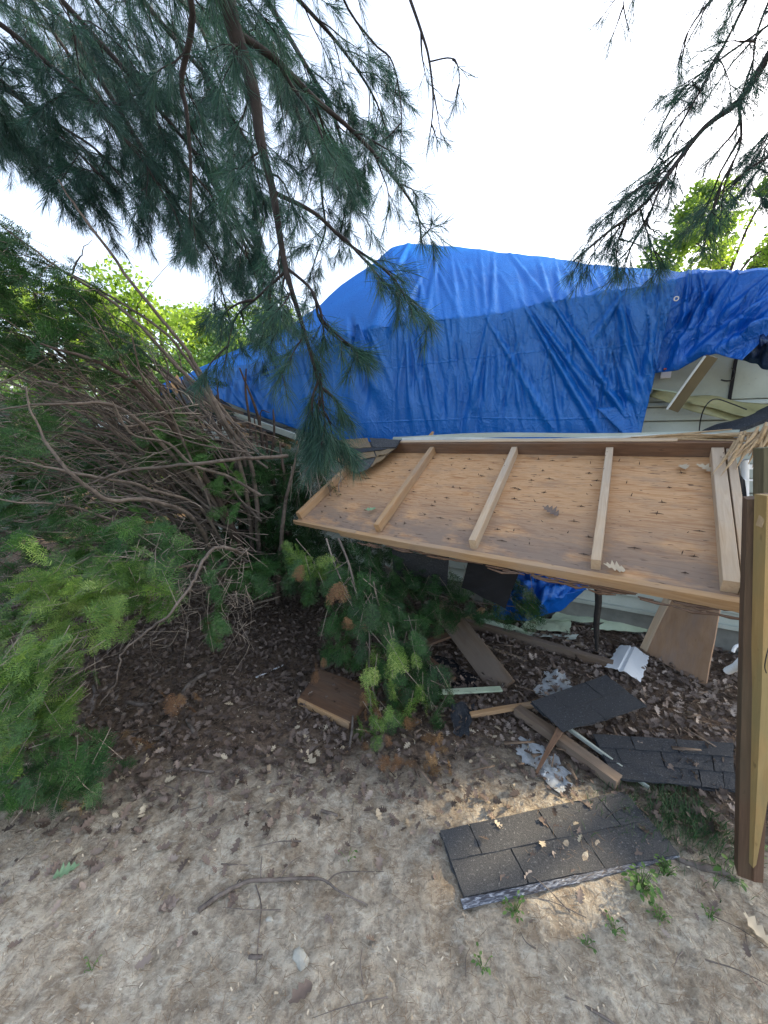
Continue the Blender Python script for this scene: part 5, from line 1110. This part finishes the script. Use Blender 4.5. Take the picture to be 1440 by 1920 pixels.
foliage_blob(g, [(700, 1060, 60, 60), (780, 1110, 70, 70), (870, 1110, 70, 45), (960, 1120, 50, 35), (990, 1130, 25, 25)], (2.3, 2.7), 230, (.2, -.4, -.5), tint=(.0, .2), tw=tw, size=(.6, 1.))
g.build('foliage', M['yew_needle'], yb)
g = Geo()
foliage_blob(g, [(735, 1200, 16, 40), (700, 1250, 14, 60), (760, 1230, 25, 20), (700, 1350, 35, 55), (790, 1290, 22, 30), (740, 1240, 14, 40)], (1.62, 1.85), 32, (.15, -.2, -.9), tint=(-.1, .95), tw=tw, size=(.5, .8), dj=.3)
foliage_blob(g, [(600, 1060, 50, 20), (560, 1030, 14, 20)], (2.2, 2.3), 30, (-.3, -.5, 0), tint=(.4, .9), size=(.5, .8))
g.build('foliage', M['yew_lit'], yb)
g = Geo()
foliage_blob(g, [(650, 1090, 18, 14), (655, 1150, 20, 12), (560, 1062, 10, 6), (690, 1330, 14, 50), (595, 1240, 16, 18), (805, 1310, 8, 10), (700, 1400, 20, 20), (770, 1370, 60, 30), (640, 1385, 10, 30)], (1.66, 2.1), 40, (0, -.4, -.7), tint=(.1, .9), size=(.35, .7))
foliage_blob(g, [(830, 1450, 60, 30), (780, 1420, 60, 20)], (1.5, 1.7), 34, (.2, -.4, -.2), tint=(.2, .9), size=(.35, .6))
g.build('dead_foliage', M['yew_dead'], yb); tag(tw.build('leafy_twigs', M['twig'], yb), kind='stuff')
g = Geo(); foliage_blob(g, [(275, 1380, 40, 30), (340, 1310, 30, 25), (300, 1420, 40, 14), (385, 1180, 12, 20)], (1.5, 2.0), 18, (.3, -.3, -.2), tint=(.0, .9), size=(.35, .7)); tag(g.build('dead_sprig', M['yew_dead']), 'rust-brown dead yew sprigs scattered on the litter around the bent log', 'dead sprigs', None, 'stuff')

# ---------------------------------------------------------------- background trees
LF = (np.array([[-.5, 0, 0], [0, -.32, .05], [.5, 0, 0], [0, .32, .05]]), np.array([[0, 1, 2, 3]]))
def crown_tree(c, r, hz, base, mat, n, leaf, label, cat='tree', name='tree', gaps=None, seed=1, clumps=46, trunk_r=.22, hollow=.45):
    rg = np.random.default_rng(seed); e = empty(name, (c[0], c[1], 0), label, cat); g = Geo()
    g.tube(smooth_path([V(c[0], c[1], -.2), V(c[0]+.1, c[1], c[2]*.4), V(c[0]-.1, c[1]+.1, c[2]), V(c[0], c[1], c[2]+hz*.6)], 14), [trunk_r, trunk_r*.8, trunk_r*.5, trunk_r*.15], 8)
    a = rg.uniform(0, 6.28, clumps); z = rg.uniform(-1, 1, clumps); q = np.sqrt(1-z*z); rad = hollow + (1-hollow)*rg.random(clumps)**.6
    cc = np.array(c) + np.stack([np.cos(a)*q*r*rad, np.sin(a)*q*r*rad, z*hz*rad], -1)
    for p in cc[::3]: g.tube(smooth_path([V(c[0], c[1], c[2]-hz*.4), (V(c[0], c[1], c[2]) + p)/2, p], 6), [trunk_r*.35, .02], 5)
    g.build('trunk', M['yew_bark_dark'], e, smooth=True)
    k = rg.integers(0, clumps, n); cs = rg.uniform(.16, .34, clumps)*r
    off = nrm(rg.normal(size=(n, 3)))*(rg.random(n)**.5)[:, None]*cs[k][:, None]; off[:, 2] *= .7; P = cc[k] + off
    if gaps:
        for (s, rad_) in gaps:
            d = P - s; t = d @ SUN; dist = np.linalg.norm(d - t[:, None]*SUN, axis=1); kk = dist > rad_; P = P[kk]; k = k[kk]
    Mx = rnd_rot(len(P), .8)*rg.uniform(.6, 1.3, len(P))[:, None, None]*leaf; v, f, t = inst(*LF, Mx, P, np.clip(rg.random(clumps)[k]*.5 + rg.random(len(P))*.5, 0, 1))
    obj('crown', v, f, M[mat], e, loc=np.array(c), tint=t); return e
B = crown_tree
B((-8.6, 15.5, 4.2), 3.4, 3.2, 0, 'leaf_bg', 22000, .17, 'rounded sunlit yellow-green tree beyond the yew, leftmost of the bright ones', seed=1)
B((-4.4, 17, 4.0), 3.2, 3.0, 0, 'leaf_bg', 22000, .17, 'sunlit yellow-green tree seen through the pine boughs left of the roof', seed=2)
B((-13.5, 17, 4.4), 3.6, 3.0, 0, 'leaf_bg', 16000, .18, 'sunlit tree at the far left behind the yew stems', seed=3)
B((-3.7, 9.8, 2.2), 2.2, 1.6, 0, 'leaf_dark', 16000, .10, 'darker green tree behind the left end of the tarp', seed=4)
B((-9.6, 8.8, 3.8), 1.5, 3.4, 0, 'leaf_dark', 14000, .10, 'tall dark green tree rising at the left edge', seed=5)
B((-5.6, 8.0, 1.2), 2.3, 1.6, 0, 'leaf_dark', 34000, .10, 'low dark thicket filling the view behind the yew bush', 'thicket', 'thicket', seed=6)
B((-8.6, 6.6, 1.3), 2.3, 1.7, 0, 'leaf_dark', 30000, .10, 'dark thicket at the left edge behind the splayed yew stems', 'thicket', 'thicket', seed=16)
B((15.2, 18.5, 9.0), 3.3, 3.6, 0, 'leaf_bg', 22000, .19, 'rounded sunlit tree above the right end of the tarp', seed=7)
B((20.5, 19.5, 9.2), 3.0, 3.6, 0, 'leaf_dark', 14000, .18, 'greener loose tree at the right edge beyond the house', seed=8)
B((11.0, 20, 7.6), 1.9, 1.9, 0, 'leaf_bg', 6000, .18, 'small treetop just left of the rounded sunlit one', seed=9)
# added out-of-view trees that block the sun, with openings cut for sun patches
gaps = [(G(930, 1640), .12), (G(970, 1600), .13), (G(1020, 1560), .13), (G(1060, 1520), .12), (G(1070, 1660), .10), (G(1110, 1690), .08), (G(860, 1480), .13), (G(900, 1510), .08), (D(1430, 1330, 1.0), .10), (D(1430, 1200, 1.0), .08)]
crown_tree((6.3, 2.1, 5.0), 3.0, 2.5, 0, 'leaf_dark', 60000, .11, 'unseen leafy tree added right of the yard to block the sun', seed=12, clumps=90, gaps=gaps, hollow=.1)
crown_tree((12.5, 5.0, 10.5), 4.0, 3.2, 0, 'leaf_dark', 40000, .16, 'unseen tall tree added beyond the house corner to keep sun off the roof', seed=14, clumps=90, hollow=.1, gaps=[(p, r * 1.15) for p, r in gaps])
print('done')
